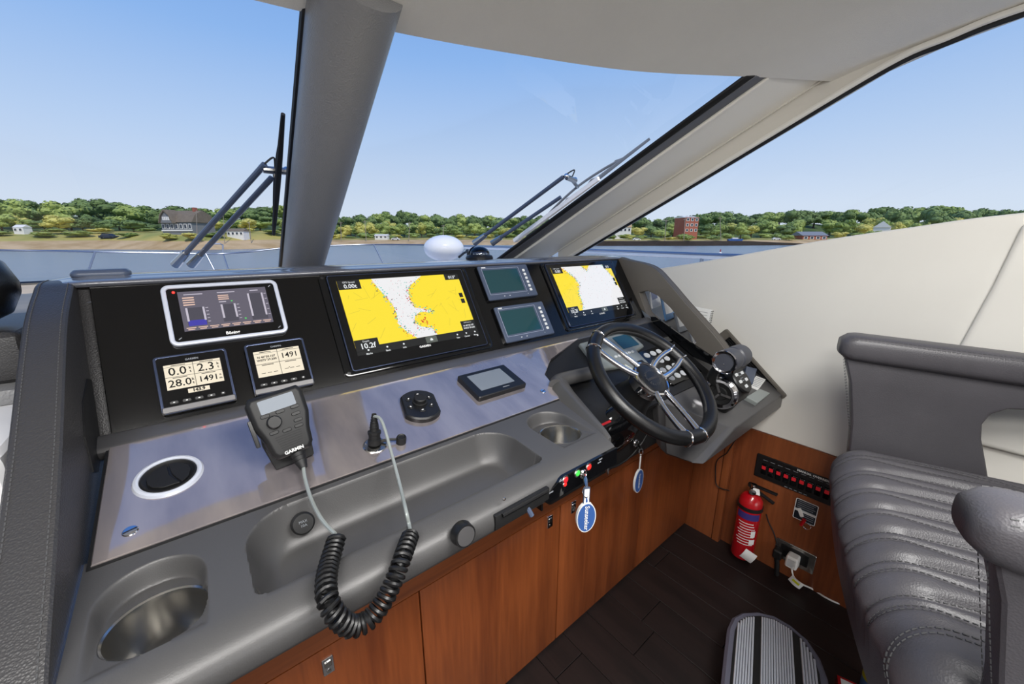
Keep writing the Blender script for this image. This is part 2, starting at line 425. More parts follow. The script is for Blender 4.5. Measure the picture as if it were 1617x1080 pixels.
# header rail between window and headliner on each side
RAIL = [(1.60, -.115), (1.514, -.073), (.971, .188), (.639, .35), (.319, .504), (.20, .535), (.075, .557), (-.3, .585), (-3.2, .59)]
RTOP = [(-3.2, .68), (-.3, .68), (.142, .603), (.30, .565), (.477, .518), (.66, .435), (1.0, .27), (1.66, -.05), (1.66, -.115)]
for sgn, side in ((1, 'starboard'), (-1, 'port')):
    r_ = struct('trim_%d' % (1 if sgn > 0 else 2), MB(frame((0, 0, 0), (0, 1, 0), (0, 0, 1), (1, 0, 0))).prism(RAIL + RTOP, min(sgn * XW, sgn * (XW + .06)), max(sgn * XW, sgn * (XW + .06))), 'cream_shade',
                label='cream window rail sweeping up over the %s window' % side, bevel=.008, seg=3)
    pts = spline([(sgn * (XW - .004), y, z + .004) for y, z in RAIL], 6)
    part('bead', MB().tube(pts, .009, 8), 'cream', r_)
    part('seal', MB().tube([(p.x + sgn * .012, p.y, p.z - .012) for p in pts], .007, 6), 'seal_black', r_)

# windscreen corner posts, built as bands between fixed edge lines
def edge(b, t, ext=.14):
    b = Vector(b); t = Vector(t); return b + (b - t) * ext, t
E0 = edge(aty(1.72, 792, 405), atz(.50, 1179, 120)); E1 = edge(aty(1.71, 798, 405), atz(.50, 1194, 120))
E2 = edge(aty(1.68, 817, 404), atz(.505, 1213, 121)); E3 = edge(atx(1.712, 872, 402), atx(1.715, 1305, 121))
def band(Ea, Eb, outn, th=.035, m='cream', name='trim_3', parent=None, label=None, mir=1):
    a0, a1 = Ea; b0, b1 = Eb; o = Vector(outn) * th; k = 10; v = []
    for i in range(k + 1):
        t = i / k; p = a0.lerp(a1, t); q = b0.lerp(b1, t); v += [p, q, q + o, p + o]
    f = []
    for i in range(k):
        for j in range(4): f.append((4 * i + j, 4 * i + (j + 1) % 4, 4 * i + 4 + (j + 1) % 4, 4 * i + 4 + j))
    f += [(3, 2, 1, 0), tuple(4 * k + j for j in range(4))]
    return struct(name, MB().add([(mir * p.x, p.y, p.z) for p in v], f), m, parent, label=label, bevel=.002, seg=1)
on = (E3[0] - E0[0]).cross(E0[1] - E0[0]).normalized()
if on.y < 0: on = -on
for mir, nm, sd in ((1, 'trim_3', 'starboard'), (-1, 'trim_4', 'port')):
    root = band((E2[0] - on * 0, E2[1]), E3, on, m='cream', name=nm, label='cream padded windscreen corner post on the %s side' % sd, mir=mir)
    band(E1, E2, on, th=.012, m='seal_grey', name='grey_gasket', parent=root, mir=mir)
    band(E0, E1, on, th=.010, m='seal_black', name='black_gasket', parent=root, mir=mir)
    part('bead', MB().tube([(mir * p.x, p.y, p.z) for p in (E2[0] - on * .004, E2[1] - on * .004)], .007, 8), 'cream', root)
    g = [E3[0] - on * .001, E3[1] - on * .001]
    part('groove', MB().tube([(mir * p.x, p.y, p.z) for p in g], .005, 8), 'cream_shade', root)

# headliner
FE = [(-1.80, .42), (-1.5, .587), (-1.152, .815), (-.778, .967), (-.49, 1.06), (-.205, 1.124), (0, 1.142), (.205, 1.124), (.49, 1.06), (.778, .967), (1.152, .815), (1.504, .587), (1.66, .49), (1.80, .40)]
fe = spline([(x, y, 0) for x, y in FE], 6)
def ceil_fn(u, v):
    p = fe[min(int(u * (len(fe) - 1) + .5), len(fe) - 1)]; y = p.y + (YB - p.y) * v ** 1.6
    d = p.y - y; z = .50 + .16 * (1 - math.exp(-d * 1.55)) + .0
    return (p.x, y, z)
b = MB(); b.grid(ceil_fn, len(fe), 28)
n0 = len(b.v); b.grid(lambda u, v: (lambda p: (p[0], p[1] + .03, p[2] + .06))(ceil_fn(u, v)), len(fe), 28)
b.grid(lambda u, v: (lambda p: (p[0], p[1] + .03 * v, p[2] + .06 * v))(ceil_fn(u, 0)), len(fe), 2)
ceiling = struct('ceiling', b, 'headliner', label='pale stitched fabric headliner over the helm')

# windscreen
def base_y(x): return 1.95 - .118 * x * x
def wind_fn(x):
    return lambda u, v: None
xs = [(-1.40 + 2.80 * i / 40) for i in range(41)]
def fe_y(x):
    for i in range(len(fe) - 1):
        if fe[i].x <= x <= fe[i + 1].x: return fe[i].y + (fe[i + 1].y - fe[i].y) * (x - fe[i].x) / max(1e-6, fe[i + 1].x - fe[i].x)
    return .5
def ws_fn(u, v):
    xb = -1.40 + 2.80 * u; xt = xb * 1.06
    p0 = Vector((xb, base_y(xb) - .0, -.14)); p1 = Vector((xt, fe_y(xt) + .012, .512)); q = p0.lerp(p1, v)
    return (q.x, q.y + .03 * sin(pi * v), q.z + .02 * sin(pi * v))
b = MB(); b.grid(ws_fn, 41, 12)
struct('window_3', b, 'windscreen_glass', label='raked and curved windscreen glass')

# centre mullion wrapped in grey leather
P0 = aty(1.83, 479, 418); P1 = atx(P0.x + .01, 561, 0); P0b = P0 + (P0 - P1) * .12; P1 = P1 + (P1 - P0) * .04
b = MB()
pth = [P0b.lerp(P1, i / 12) for i in range(13)]
b.tube(pth, [.073 + .022 * i / 12 for i in range(13)], 28)
pill = struct('pillar', b, 'pillar_leather', label='thick grey leather wrapped windscreen mullion')
sd = (P1 - P0b).normalized().cross(Vector((0, 0, 1))).normalized()
sdv = -sd if sd.x > 0 else sd
part('gasket', MB().tube([p + sdv * (.068 + .02 * i / 12) + Vector((0, .035, .02)) for i, p in enumerate(pth)], .011, 8), 'seal_black', pill)

# windscreen base frame (black) with a pale ledge inside it on the port side
b = MB(); b.tube([(x, base_y(x) - .01, -.142) for x in xs], .016, 8)
part('windscreen_base_gasket', b, 'seal_black', None, kind='structure', label='black gasket along the foot of the windscreen')
def ledge(u, v):
    x = -1.5 + 3.0 * u; y1 = base_y(x) - .0; y0 = 1.30 if x < -.2 else 1.5
    return (x, y0 + (y1 - y0) * v, -.135 - .03 * (1 - v))
b = MB(); b.grid(ledge, 40, 6); b.grid(lambda u, v: (lambda p: (p[0], p[1], p[2] - .03))(ledge(u, v)), 40, 6)
part('windscreen_ledge', b, 'beige_deck', None, kind='structure', label='pale ledge inside the foot of the windscreen')

# aft bulkhead with a wide glazed opening
fr = frame((0, YB, 0), (1, 0, 0), (0, 0, 1), (0, -1, 0))
b = MB(fr)
b.box(XP - .06, -.9, ZF, .72, 0, .06); b.box(1.1, XW + .06, ZF, .72, 0, .06); b.box(-.9, 1.1, .45, .72, 0, .06)
struct('wall_aft', b, 'cream_shade', label='aft bulkhead of the saloon')
b = MB(fr); b.box(-.9, 1.1, ZF, .45, .02, .028); struct('door_1', b, 'window_glass', label='glazed aft saloon door')

# fill lamps added in the unseen headliner to light the helm from above
random.seed(1)
for i, (x, y, e) in enumerate(((-.50, -.34, 27), (.50, -.34, 27), (-.75, -2.2, 9), (.75, -2.2, 9))):
    z = .652
    t = thing('fill_lamp', 'added rectangular fill lamp in the headliner aft of the helm seat', 'lamp', (x, y, z - .02), group='added saloon fill lamps')
    part('fill_frame', MB(T(x, y, z)).ring(rrect(0, 0, .78, .50, .04), rrect(0, 0, .72, .44, .03), -.022, .01), 'chrome', t)
    part('diffuser', MB(T(x, y, z)).prism(rrect(0, 0, .73, .45, .03), -.016, .004), emis('fill_diffuser_%d' % i, (255, 250, 240), 1.5), t)
    ld = bpy.data.lights.new('saloon_fill', 'AREA'); ld.shape = 'RECTANGLE'; ld.size = .70; ld.size_y = .42; ld.energy = e; ld.color = (1, .985, .96)
    lo = bpy.data.objects.new('saloon_fill_light', ld); C.objects.link(lo); lo.parent = t; lo.location = (0, 0, -.01)

# ================================================================== helm console
SA = radians(57); GA = radians(16); CK = 1.051; PA = radians(30)
SPF = frame((0, .885, -.3205), (1, 0, 0), (0, cos(SA), sin(SA)))
GPF = frame((0, .6348, -.3919), (1, 0, 0), (0, cos(GA), sin(GA)))
PPF = frame((0, .42, -.58), (1, 0, 0), (0, cos(PA), sin(PA)))
def loc_px(F, u, v):
    n = Vector((F[0][2], F[1][2], F[2][2])); o = Vector((F[0][3], F[1][3], F[2][3])); p = hit(o, n, u, v) - o
    return (p.dot(Vector((F[0][0], F[1][0], F[2][0]))), p.dot(Vector((F[0][1], F[1][1], F[2][1]))))
def rect_px(F, pts):
    q = [loc_px(F, *p) for p in pts]          # TL TR BR BL
    x0 = (q[0][0] + q[3][0]) / 2; x1 = (q[1][0] + q[2][0]) / 2; y0 = (q[2][1] + q[3][1]) / 2; y1 = (q[0][1] + q[1][1]) / 2
    return (x0 + x1) / 2, (y0 + y1) / 2, x1 - x0, y1 - y0

con = thing('helm_console', 'wide dark grey helm console with black screen panel and glossy facia', 'console', (.7, .9, ZF))
XYZYZ = frame((0, 0, 0), (0, 1, 0), (0, 0, 1), (1, 0, 0))

# black screen panel, trim bar, dash top
part('screen_panel', MB(SPF).prism(rrect((-.142 + 1.458) / 2, .1442, 1.60, .2884, .004), -.02, 0, .001), 'panel_black', con, label='glossy black screen panel')
b = MB(XYZYZ); b.prism([(.892, -.318), (.886, -.3140), (.878, -.3145), (.853, -.3245), (.849, -.330), (.856, -.345), (.90, -.345)], -.158, 1.47)
part('trim_bar', b, 'trim_grey', con, bevel=.002, seg=2, label='satin grey trim bar under the screens')
def dash(u, v):
    prof = [(1.0385, -.0825), (1.0345, -.0790), (1.034, -.0760), (1.037, -.0730), (1.045, -.0710), (1.07, -.0685), (1.11, -.0662), (1.3, -.075), (1.55, -.098), (1.80, -.125)]
    q = spline([(p[0], p[1], 0) for p in prof], 4); k = q[int(round(v * (len(q) - 1)))]
    x = -.200 + 1.71 * u; e = 0
    if x < -.15: e = ((-.15 - x) / .05) ** 2 * .018
    if x > 1.46: e = ((x - 1.46) / .05) ** 2 * .018
    return (x, k.x + e * 1.5, k.y - e * .4)
b = MB(); b.grid(dash, 60, 37); b.grid(lambda u, v: (lambda p: (p[0], p[1], p[2] - .035))(dash(u, .25 + .75 * v)), 60, 20)
part('dash_top', b, 'dash_leather', con, label='dark padded dash top with rolled front edge')

# glossy facia
fac = [(-.150, 0), (.677, 0), (.70, .03), (.72, .10), (.80, .16), (1.0, .228), (-.143, .228)]
part('facia_base', MB(GPF).prism([(-.154, -.004), (.683, -.004), (.706, .03), (.725, .10), (.80, .16), (1.0, .228), (-.147, .230)], -.012, .0015), 'matt_black', con)
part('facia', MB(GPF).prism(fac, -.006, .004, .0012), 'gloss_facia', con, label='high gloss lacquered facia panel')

# moulded front shell with tray and two cup scoops
def sdbox(x, y, cx, cy, hw, hh, rb, rf):
    px, py = x - cx, y - cy; r = rb if py > 0 else rf
    qx, qy = abs(px) - hw + r, abs(py) - hh + r
    return min(max(qx, qy), 0) + hypot(max(qx, 0), max(qy, 0)) - r
CUPS = [(-.083, .490, .042), (.545, .503, .0405)]
SC = [((-.137, -.038), (.443, .575)), ((.497, .60), (.449, .585))]
def depth(x, y):
    d = 0
    s = -sdbox(x, y, .223, .5185, .222, .0705, .062, .012)
    if s > 0:
        wl = .034 if y > .470 else .020
        k = min(s / wl, 1); d = .056 * (1 - (1 - k) ** 2.2)
    for (cx, cy, r), ((x0, x1), (y0, y1)) in zip(CUPS, SC):
        s = -sdbox(x, y, (x0 + x1) / 2, (y0 + y1) / 2, (x1 - x0) / 2, (y1 - y0) / 2, .0495, .004)
        if s > 0:
            k = min(s / .010, 1); k = k * k * (3 - 2 * k); d = max(d, ((y - y0) * .20 + .0015) * k)
        if hypot(x - cx, y - cy) < r + .0012: d = max(d, .085)
    return d
prof = []; y = .616
while y > .4475: prof.append((y, -.373 - (.604 - y) * .07)); y -= .0013
prof += [(.4455, -.3842), (.440, -.3848), (.432, -.3862), (.424, -.3885), (.416, -.3915), (.409, -.3955), (.4045, -.4005), (.402, -.407), (.4012, -.415), (.402, -.424), (.405, -.431), (.413, -.438), (.44, -.446), (.60, -.48), (.676, -.49)]
nxs = 600
def shell(u, v):
    i = int(round(v * (len(prof) - 1))); y, z = prof[i]; x0 = -.150
    right = .655 if y > .6 else .600 + .055 * max(0, (y - .43) / .17) if y > .43 else .600
    x = x0 + (right - x0) * u
    if y > .4475: z -= depth(x, y)
    return (x * CK, y * CK, z * CK)
b = MB(); b.recalc = False; b.grid(shell, nxs, len(prof))
part('front_shell', b, 'console_grey', con, label='moulded grey metallic shell with tray and cup scoops', ang=50)
# right end cheek of the shell and its left edge
b = MB(XYZYZ)
cheek0 = [(.616, -.372), (.447, -.384), (.424, -.3885), (.409, -.3955), (.402, -.407), (.402, -.424), (.413, -.438), (.60, -.48), (.616, -.48)]
cheek = [(y * CK, z * CK) for y, z in cheek0]
b.prism(cheek, -.1635, -.157)
part('end_strip', b, 'chrome', con)
b = MB(); v = []
for y, z in cheek0: v.append(((.600 + .055 * max(0, (y - .43) / .17)) * CK, y * CK, z * CK))
for y, z in cheek0: v.append(((.590 + .055 * max(0, (y - .43) / .17)) * CK, y * CK, z * CK - .001))
n = len(cheek); b.add(v, [tuple(range(n)), tuple(range(2 * n - 1, n - 1, -1))] + [(i, (i + 1) % n, n + (i + 1) % n, n + i) for i in range(n)])
part('end_cheek', b, 'console_grey', con)
# raised ridge between tray and wheel well
b = MB()
sec = []
for t in [i / 10 for i in range(11)]:
    yb = .425 + .215 * t; xl = .601 + .050 * t ** 1.1; w = .012 + .046 * t ** .9; h = .002 + .026 * t
    zc = -.373 - (.604 - yb) * .07 if yb < .604 else -.373 + (yb - .604) * .28
    if yb < .45: zc -= (.45 - yb) * .15
    sec.append([(xl, yb, zc - .002), (xl + w * .40, yb, zc + h), (xl + w * .62, yb, zc + h), (xl + w, yb, zc + h * .55), (xl + w, yb, zc - .09), (xl, yb, zc - .06)])
v = [(p[0] * CK, p[1] * CK, p[2] * CK) for s_ in sec for p in s_]; f = []
for i in range(10):
    for j in range(6): f.append((6 * i + j, 6 * i + (j + 1) % 6, 6 * i + 6 + (j + 1) % 6, 6 * i + 6 + j))
f += [tuple(range(5, -1, -1)), tuple(60 + j for j in range(6))]
b.add(v, f)
part('ridge', b, 'console_grey', con, bevel=.003, seg=2, label='raised grey rail beside the wheel well')
# hood running from the ridge behind the wheel
b = MB(); b.tube(spline([(.70, .668, -.372), (.735, .690, -.372), (.80, .70, -.378), (.90, .70, -.385)], 6), [.020] * 19, 12); part('well_hood', b, 'console_grey', con)
for (cx, cy, r) in CUPS:
    zc = -.373 - (.604 - cy) * .07 - .0115; r *= CK
    c = MB(T(cx * CK, cy * CK, zc * CK) @ RX(radians(-3)))
    c.lathe([(.0, -.068), (r - .004, -.068), (r - .0012, -.064), (r, -.004), (r + .001, .001), (r + .003, .0025), (r + .0048, .0012), (r + .005, -.003), (r + .0012, -.004), (r + .0012, -.07), (0, -.071)], 48)
    part('cup_liner', c, 'steel', con, label='brushed steel cup liner')

# pod under the wheel: sloped shelf, black instrument plate, column well
def wl(F, x, y, z=0): return F @ Vector((x, y, z))
top = [(1.07, .50), (1.717, .50), (1.717, 0), (1.268, 0), (1.248, .012), (1.09, .178), (1.07, .19)]
tv = [wl(PPF, *p) for p in top]
bl = aty(.445, 1092, 731); bm_ = aty(.585, 1052, 717)
bv = [p + Vector((0, 0, -.05)) for p in tv]; bv[3] = bl + Vector((.016, -.006, .0)); bv[4] = bl; bv[5] = bm_; bv[6] = bm_ + Vector((-.02, .01, .02))
bv[2] = tv[2] + Vector((0, .0, -.055))
bv[3] = Vector((bl.x + .02, bv[2].y, bl.z))
n = len(top); b = MB(); b.add(tv + bv, [tuple(range(n)), tuple(range(2 * n - 1, n - 1, -1))] + [(i, (i + 1) % n, n + (i + 1) % n, n + i) for i in range(n)])
part('pod_shelf', b, 'trim_grey', con, bevel=.006, seg=3, label='grey sloped shelf carrying the throttle')
part('pod_plate', MB(PPF).prism([(.715, .18), (1.448, .18), (1.448, .498), (.715, .498)], -.01, .004, .001), 'black_plastic', con, label='black instrument plate behind the wheel')
part('pod_base', MB(PPF).prism([(.70, .185), (1.08, .185), (1.08, .498), (.70, .498)], -.10, .001), 'matt_black', con, bevel=.006)
b = MB(XYZYZ); b.prism([(.61, -.672), (.70, -.672), (.70, -.445), (.61, -.497)], .63, 1.20)
part('column_well', b, 'matt_black', con, bevel=.01, label='black well under the wheel')
b = MB(XYZYZ); b.prism([(.61, -.67), (.70, -.67), (.74, -.50), (.70, -.40), (.62, -.40)], .60, .606)
part('well_side', b, 'matt_black', con)

# wings: leather wrapped side arms with a stitched edge and an opening
WT = [(1.10, -.072), (1.045, -.074)] + [(y * 1.045, z * 1.045) for y, z in ((.965, -.083), (.93, -.096), (.895, -.111), (.865, -.127), (.815, -.158), (.74, -.207), (.675, -.249), (.605, -.291), (.54, -.328), (.50, -.350), (.46, -.373), (.38, -.425), (.30, -.485))]
WTR = [(1.10, -.072), (1.045, -.074), (1.0, -.083)] + [(p.y, p.z) for p in (atx(1.468, *q) for q in ((1030, 421), (1056, 446), (1085, 480), (1124, 523), (1146, 551), (1156, 570)))]
HOLE = [(p.y, p.z) for p in (atx(1.458, *q) for q in ((1009, 462), (1022, 459), (1038, 467), (1058, 486), (1080, 514), (1099, 541), (1092, 549), (1062, 531), (1036, 512), (1020, 494)))]
def wing(x0, x1, pr, hole, m, inner_x, bottom, name, label):
    tp = [(q.x, q.y) for q in spline([(p[0], p[1], 0) for p in pr], 4)]
    outl = tp + bottom
    if hole:
        # bridge the opening into the outline so that it is a real hole
        h = hole; k = max(range(len(tp)), key=lambda i: -hypot(tp[i][0] - h[2][0], tp[i][1] - h[2][1]))
        hh = h[2:] + h[:3]
        loop = outl[:k + 1] + hh[::-1] if False else outl[:k + 1] + list(hh) + outl[k:]
        A = MB(); n = len(loop)
        import mathutils
        from mathutils.geometry import tessellate_polygon
        tri = tessellate_polygon([[Vector((p[0], p[1], 0)) for p in outl], [Vector((p[0], p[1], 0)) for p in h]])
        allp = outl + h; N = len(allp); v = [(x0, p[0], p[1]) for p in allp] + [(x1, p[0], p[1]) for p in allp]
        f = [tuple(t) for t in tri] + [tuple(N + i for i in reversed(t)) for t in tri]
        no = len(outl)
        f += [(i, (i + 1) % no, N + (i + 1) % no, N + i) for i in range(no)]
        nh = len(h); f += [(no + i, no + (i + 1) % nh, N + no + (i + 1) % nh, N + no + i) for i in range(nh)]
        b = MB().add(v, f)
    else:
        b = MB(XYZYZ); b.prism(outl, x0, x1)
    w = part(name, b, m, con, label=label, bevel=.006 if not hole else .004, seg=3)
    for xe in (x0 + .007, x1 - .007):
        pts = [(xe, p[0], p[1] + .0007) for p in tp]
        part('stitching', stitches(MB(), pts, .0042, .0022, .0007), 'thread_dark', w, kind='stuff')
    return w
wing(-.206, -.159, WT, None, 'leather_dark', -.151, [(.30, -.70), (1.10, -.70)], 'side_wing', 'dark leather wrapped side wing with stitched edges')
wing(1.460, 1.505, WTR, HOLE, 'leather_brown', 1.46, [(.60, -.455), (.75, -.37), (.854, -.315), (1.0, -.24), (1.10, -.24)], 'side_wing', 'taupe leather side wing with a pocket opening')
# flat black sheet painting the shadow in the left wing's hole, and the polished lower lip of the right wing
part('wing_hole_shadow', MB(XYZYZ).prism([(.955, -.235), (.93, -.225), (.86, -.245), (.815, -.285), (.805, -.34), (.83, -.352), (.945, -.33)], -.1592, -.1572), 'matt_black', con)
part('panel_cheek', MB(SPF).box(-.160, -.142, -.03, .292, -.03, -.012), 'leather_dark', con, bevel=.002)
part('wing_lip', MB(XYZYZ).prism([(p.y, p.z) for p in (atx(1.456, *q) for q in ((1028, 500), (1036, 500), (1098, 545), (1152, 580), (1150, 587), (1090, 561), (1034, 530)))], 1.452, 1.461), 'bezel_black', con)

# small things let into the console
def gp(u, v): return loc_px(GPF, u, v)
t = thing('air_vent', 'round black air vent with bright ring in the glossy facia', 'vent', wl(GPF, *gp(268, 754)))
gx, gy = gp(268, 755); K = GPF @ T(gx, gy, .004)
part('ring', MB(K).lathe([(.034, .001), (.035, .004), (.0375, .0052), (.041, .004), (.043, 0), (.034, 0)], 48, ring=True), 'silver_frame', t)
part('louvre_disc', MB(K).lathe([(.0345, .0005), (.0345, .0025), (.032, .0035), (.028, .001), (0, -.001), (0, .0003)], 40), 'black_plastic', t)
part('flap', MB(K @ RZ(.25)).prism([(-.026, -.003), (-.024, .010), (-.012, .022), (.004, .026), (.002, .012), (.0, 0), (.003, -.014), (.006, -.025), (-.012, -.022), (-.023, -.012)], -.001, .0035, .0003), 'black_rubber', t)
part('flap', MB(K @ RZ(.25)).prism([(.007, .0255), (.018, .020), (.026, .006), (.026, -.006), (.019, -.019), (.009, -.0245), (.006, -.012), (.004, 0), (.005, .012)], -.001, .0028, .0003), 'black_rubber', t)
for (u, v), lb, r in (((207, 842), 'slotted steel cam lock in facia beside the air vent', .0085), ((857, 620), 'slotted steel cam lock in facia beside the ridge rail', .0075)):
    x, y = gp(u, v); t = thing('cam_lock', lb, 'lock', wl(GPF, x, y))
    K = GPF @ T(x, y, .0035)
    part('head', MB(K).lathe([(0, 0), (r, 0), (r, .001), (r * .9, .0022), (0, .0026)], 28), 'chrome', t)
    part('slot', MB(K @ RZ(.25)).box(-r * .85, r * .85, -.0008, .0008, .0018, .0029), 'matt_black', t)

# ================================================================== instruments on the screen panel
def txt(name, s, size, K, m, parent, align='CENTER', sx=1.0, bold=0):
    return part(name, text_mb(MB(), s, size, K, align, sx, 0, bold), m, parent, smooth=False)

def chartplotter(cx, cy, label, kind):
    w, h = .385, .249
    t = thing('chartplotter', label, 'chartplotter', wl(SPF, cx, cy - h / 2))
    K = SPF @ T(cx, cy, 0)
    fo = rrect(0, -.002, .421, .266, .012, 6)
    part('mount_frame', MB(K).ring(fo, rrect(0, 0, .388, .252, .006, 6), -.001, .005), 'bezel_black', t, bevel=.0012)
    for sx_ in (-1, 1):
        for sy_ in (-1, 1):
            part('screw', MB(K @ T(sx_ * .2015, sy_ * .124 - .002, .005)).lathe([(.0042, 0), (.004, .0008), (.0022, .0009), (.0018, .0002), (0, .0002)], 12), 'black_plastic', t)
    bz = part('bezel', MB(K).prism(rrect(0, 0, w, h, .007, 6), 0, .009, .002), 'bezel_black', t)
    part('bezel_edge', MB(K).ring(rrect(0, 0, w + .001, h + .001, .0075, 6), rrect(0, 0, w - .003, h - .003, .0055, 6), .004, .0088), 'blue_edge', bz)
    # display, slightly above centre of the bezel
    dw, dh = .346, .190; x0, y1 = -dw / 2, .014 + dh / 2
    def P(u, v, z=.0094): return (x0 + u * dw, y1 - v * dh, z)
    def flat(name, pts, m, z): return part(name, MB(K).poly([P(u, v, z) for u, v in pts]), m, bz, smooth=False)
    R = lambda u0, v0, u1, v1: [(u0, v1), (u1, v1), (u1, v0), (u0, v0)]
    flat('chart_land', R(0, 0, 1, .945), 'scr_yellow' if kind == 0 else 'scr_yellow', .0092)
    random.seed(7 + kind)
    if kind == 0:
        L = [(.25, 0), (.287, .17), (.32, .29), (.35, .40), (.36, .55), (.347, .70), (.39, .82), (.44, .91), (.46, .945)]
        Rr = [(.63, .945), (.62, .88), (.60, .83), (.51, .78), (.475, .71), (.50, .61), (.545, .57), (.65, .585), (.65, .57), (.59, .53), (.515, .49), (.50, .4), (.505, .27), (.52, .17), (.576, .1), (.66, 0)]
    else:
        L = [(.16, 0), (.22, .10), (.30, .25), (.33, .40), (.27, .60), (.26, .80), (.22, .945)]
        Rr = [(.90, .945), (1, .86), (1, .60), (.95, .30), (.86, 0), (.62, 0), (.55, .12), (.48, 0)]
    flat('chart_water', L + Rr, 'scr_water', .0095)
    dots = {'scr_teal': MB(K), 'scr_red': MB(K), 'scr_pink': MB(K), 'scr_home': MB(K)}
    def dot(m, u, v, r):
        c = P(u, v, .0098); n = 5
        dots[m].poly([(c[0] + r * cos(2 * pi * i / n + u * 9), c[1] + r * .8 * sin(2 * pi * i / n + u * 9), c[2] + random.random() * .0002) for i in range(n)])
    edge_pts = L + Rr
    for k in range(420):
        i = random.randrange(len(edge_pts) - 1); a, c = edge_pts[i], edge_pts[i + 1]; q = random.random()
        if abs(a[1] - c[1]) + abs(a[0] - c[0]) > .4: continue
        u = a[0] + (c[0] - a[0]) * q + random.gauss(0, .014); v = a[1] + (c[1] - a[1]) * q + random.gauss(0, .02)
        if not (0.02 < u < .98 and .02 < v < .92): continue
        dot(random.choice(['scr_teal', 'scr_teal', 'scr_pink', 'scr_home', 'scr_red']), u, v, random.uniform(.0007, .0026))
    for k in range(150 if kind == 0 else 160):
        v = random.uniform(.05, .9); u = random.uniform(.36, .52) if kind == 0 else random.uniform(.3, .9)
        dot(random.choice(['scr_pink', 'scr_home', 'scr_red', 'scr_teal']), u, v, random.uniform(.0005, .0012))
    if kind == 0:
        for k in range(16): dot('scr_red', random.gauss(.565, .015), random.gauss(.72, .025), random.uniform(.0012, .0034))
    for m, mb in dots.items():
        o = part('chart_marks', mb, m, bz, smooth=False); o['kind'] = 'stuff'
    rd = MB(K)
    for k in range(26):
        u = random.choice([random.uniform(.02, .26), random.uniform(.62, .95)]); v = random.uniform(.15, .8); a = random.uniform(0, pi); l = random.uniform(.01, .04)
        c = P(u, v, .0094); d = Vector((cos(a), sin(a), 0)) * l / 2; nn = Vector((-sin(a), cos(a), 0)) * .0003; c = Vector(c)
        rd.poly([c - d - nn, c + d - nn, c + d + nn, c - d + nn])
    o = part('chart_roads', rd, 'scr_line', bz, smooth=False); o['kind'] = 'stuff'
    flat('menu_bar', R(0, .945, 1, 1.05), 'scr_box', .0093)
    for r_ in (R(0, 0, .16, .135), R(.865, 0, 1, .10), R(0, .845, .165, 1), R(.865, .80, 1, 1), R(.945, .335, .98, .41), R(.945, .435, .98, .51)): flat('data_box', r_, 'scr_box', .0100)
    tx = MB(K)
    def tt(s, u, v, size, al='CENTER', sx=1.0, bold=.0): text_mb(tx, s, size, T(*P(u, v, .0103)), al, sx, 0, bold)
    tt('GPS Speed', .08, .032, .0068); tt('0.00t' if kind == 0 else '0.00', .085, .092, .0155, bold=.0003)
    tt('013°' if kind == 0 else '013', .935, .06, .013, bold=.0003)
    tt('Depth', .08, .875, .0065); tt('10.2f', .085, .94, .019, bold=.0004)
    tt('GPS Position', .93, .83, .0048); tt('N 40°50.107', .932, .88, .0066, bold=.0002); tt('W073°39.200', .932, .92, .0066, bold=.0002)
    for u, s in ((.08, 'Marks'), (.215, 'Back'), (.34, 'Info'), (.80, 'Nav'), (.885, 'Center'), (.97, 'Menu')):
        tt(s, u, 1.045, .0062, bold=.0001)
        c = P(u, .995, .0103); tx.poly([(c[0] + .0026 * cos(i * pi / 3), c[1] + .0026 * sin(i * pi / 3), c[2]) for i in range(6)])
    part('screen_text', tx, 'scr_text', bz, smooth=False, kind='stuff')
    hb = MB(K); hb.poly([P(u, v, .0100) for u, v in R(.52, .955, .615, 1.045)]); part('home_key', hb, 'scr_home', bz, smooth=False)
    hs = MB(K); c = P(.5675, 1.0, .0103); hs.poly([(c[0] - .004, c[1] - .003, c[2]), (c[0] + .004, c[1] - .003, c[2]), (c[0] + .004, c[1] + .001, c[2]), (c[0], c[1] + .0045, c[2]), (c[0] - .004, c[1] + .001, c[2])]); part('home_icon', hs, 'scr_text', bz, smooth=False)
    txt('lettering', 'GARMIN', .0085, K @ T(0, -.096, .0093), 'print_white', bz, bold=.0002)
    part('power_icon', MB(K @ T(.168, -.092, .0092)).lathe([(.0016, 0), (.0026, .0002), (.0026, 0)], 12), 'print_white', bz)
    return t
rc = rect_px(SPF, [(517, 439.5), (724, 428), (768, 543.7), (557, 590)])
chartplotter(rc[0], rc[1] + .001, 'large chartplotter showing a bright yellow chart, beside the small paired displays', 0)
rc2 = rect_px(SPF, [(855, 420), (960, 411), (999, 497), (896, 517)])
chartplotter(rc2[0] + .004, rc[1] + .001, 'washed out chartplotter behind the steering wheel beside the taupe side wing', 1)

# tank monitor
cx, cy, w, h = rect_px(SPF, [(255.5, 455), (437.5, 443), (454, 528.6), (267, 548.6)])
t = thing('tank_monitor', 'silver framed monitor with grey tank level bars', 'display', wl(SPF, cx, cy - h / 2)); K = SPF @ T(cx, cy, 0)
part('silver_frame', MB(K).ring(rrect(0, 0, w, h, .014, 8), rrect(0, 0, w - .016, h - .016, .006, 8), 0, .010), 'silver_frame', t, bevel=.003, seg=3)
gl = part('glass', MB(K).prism(rrect(0, 0, w - .015, h - .015, .006, 8), 0, .007), 'bezel_black', t)
sw, sh = w * .755, h * .66
def Q(u, v, z=.0075): return (-sw / 2 + u * sw, .006 + sh / 2 - v * sh, z)
part('screen', MB(K).poly([Q(0, 1), Q(1, 1), Q(1, 0), Q(0, 0)]), 'scr_grey', gl, smooth=False)
bl_ = MB(K); tick = MB(K); red = MB(K)
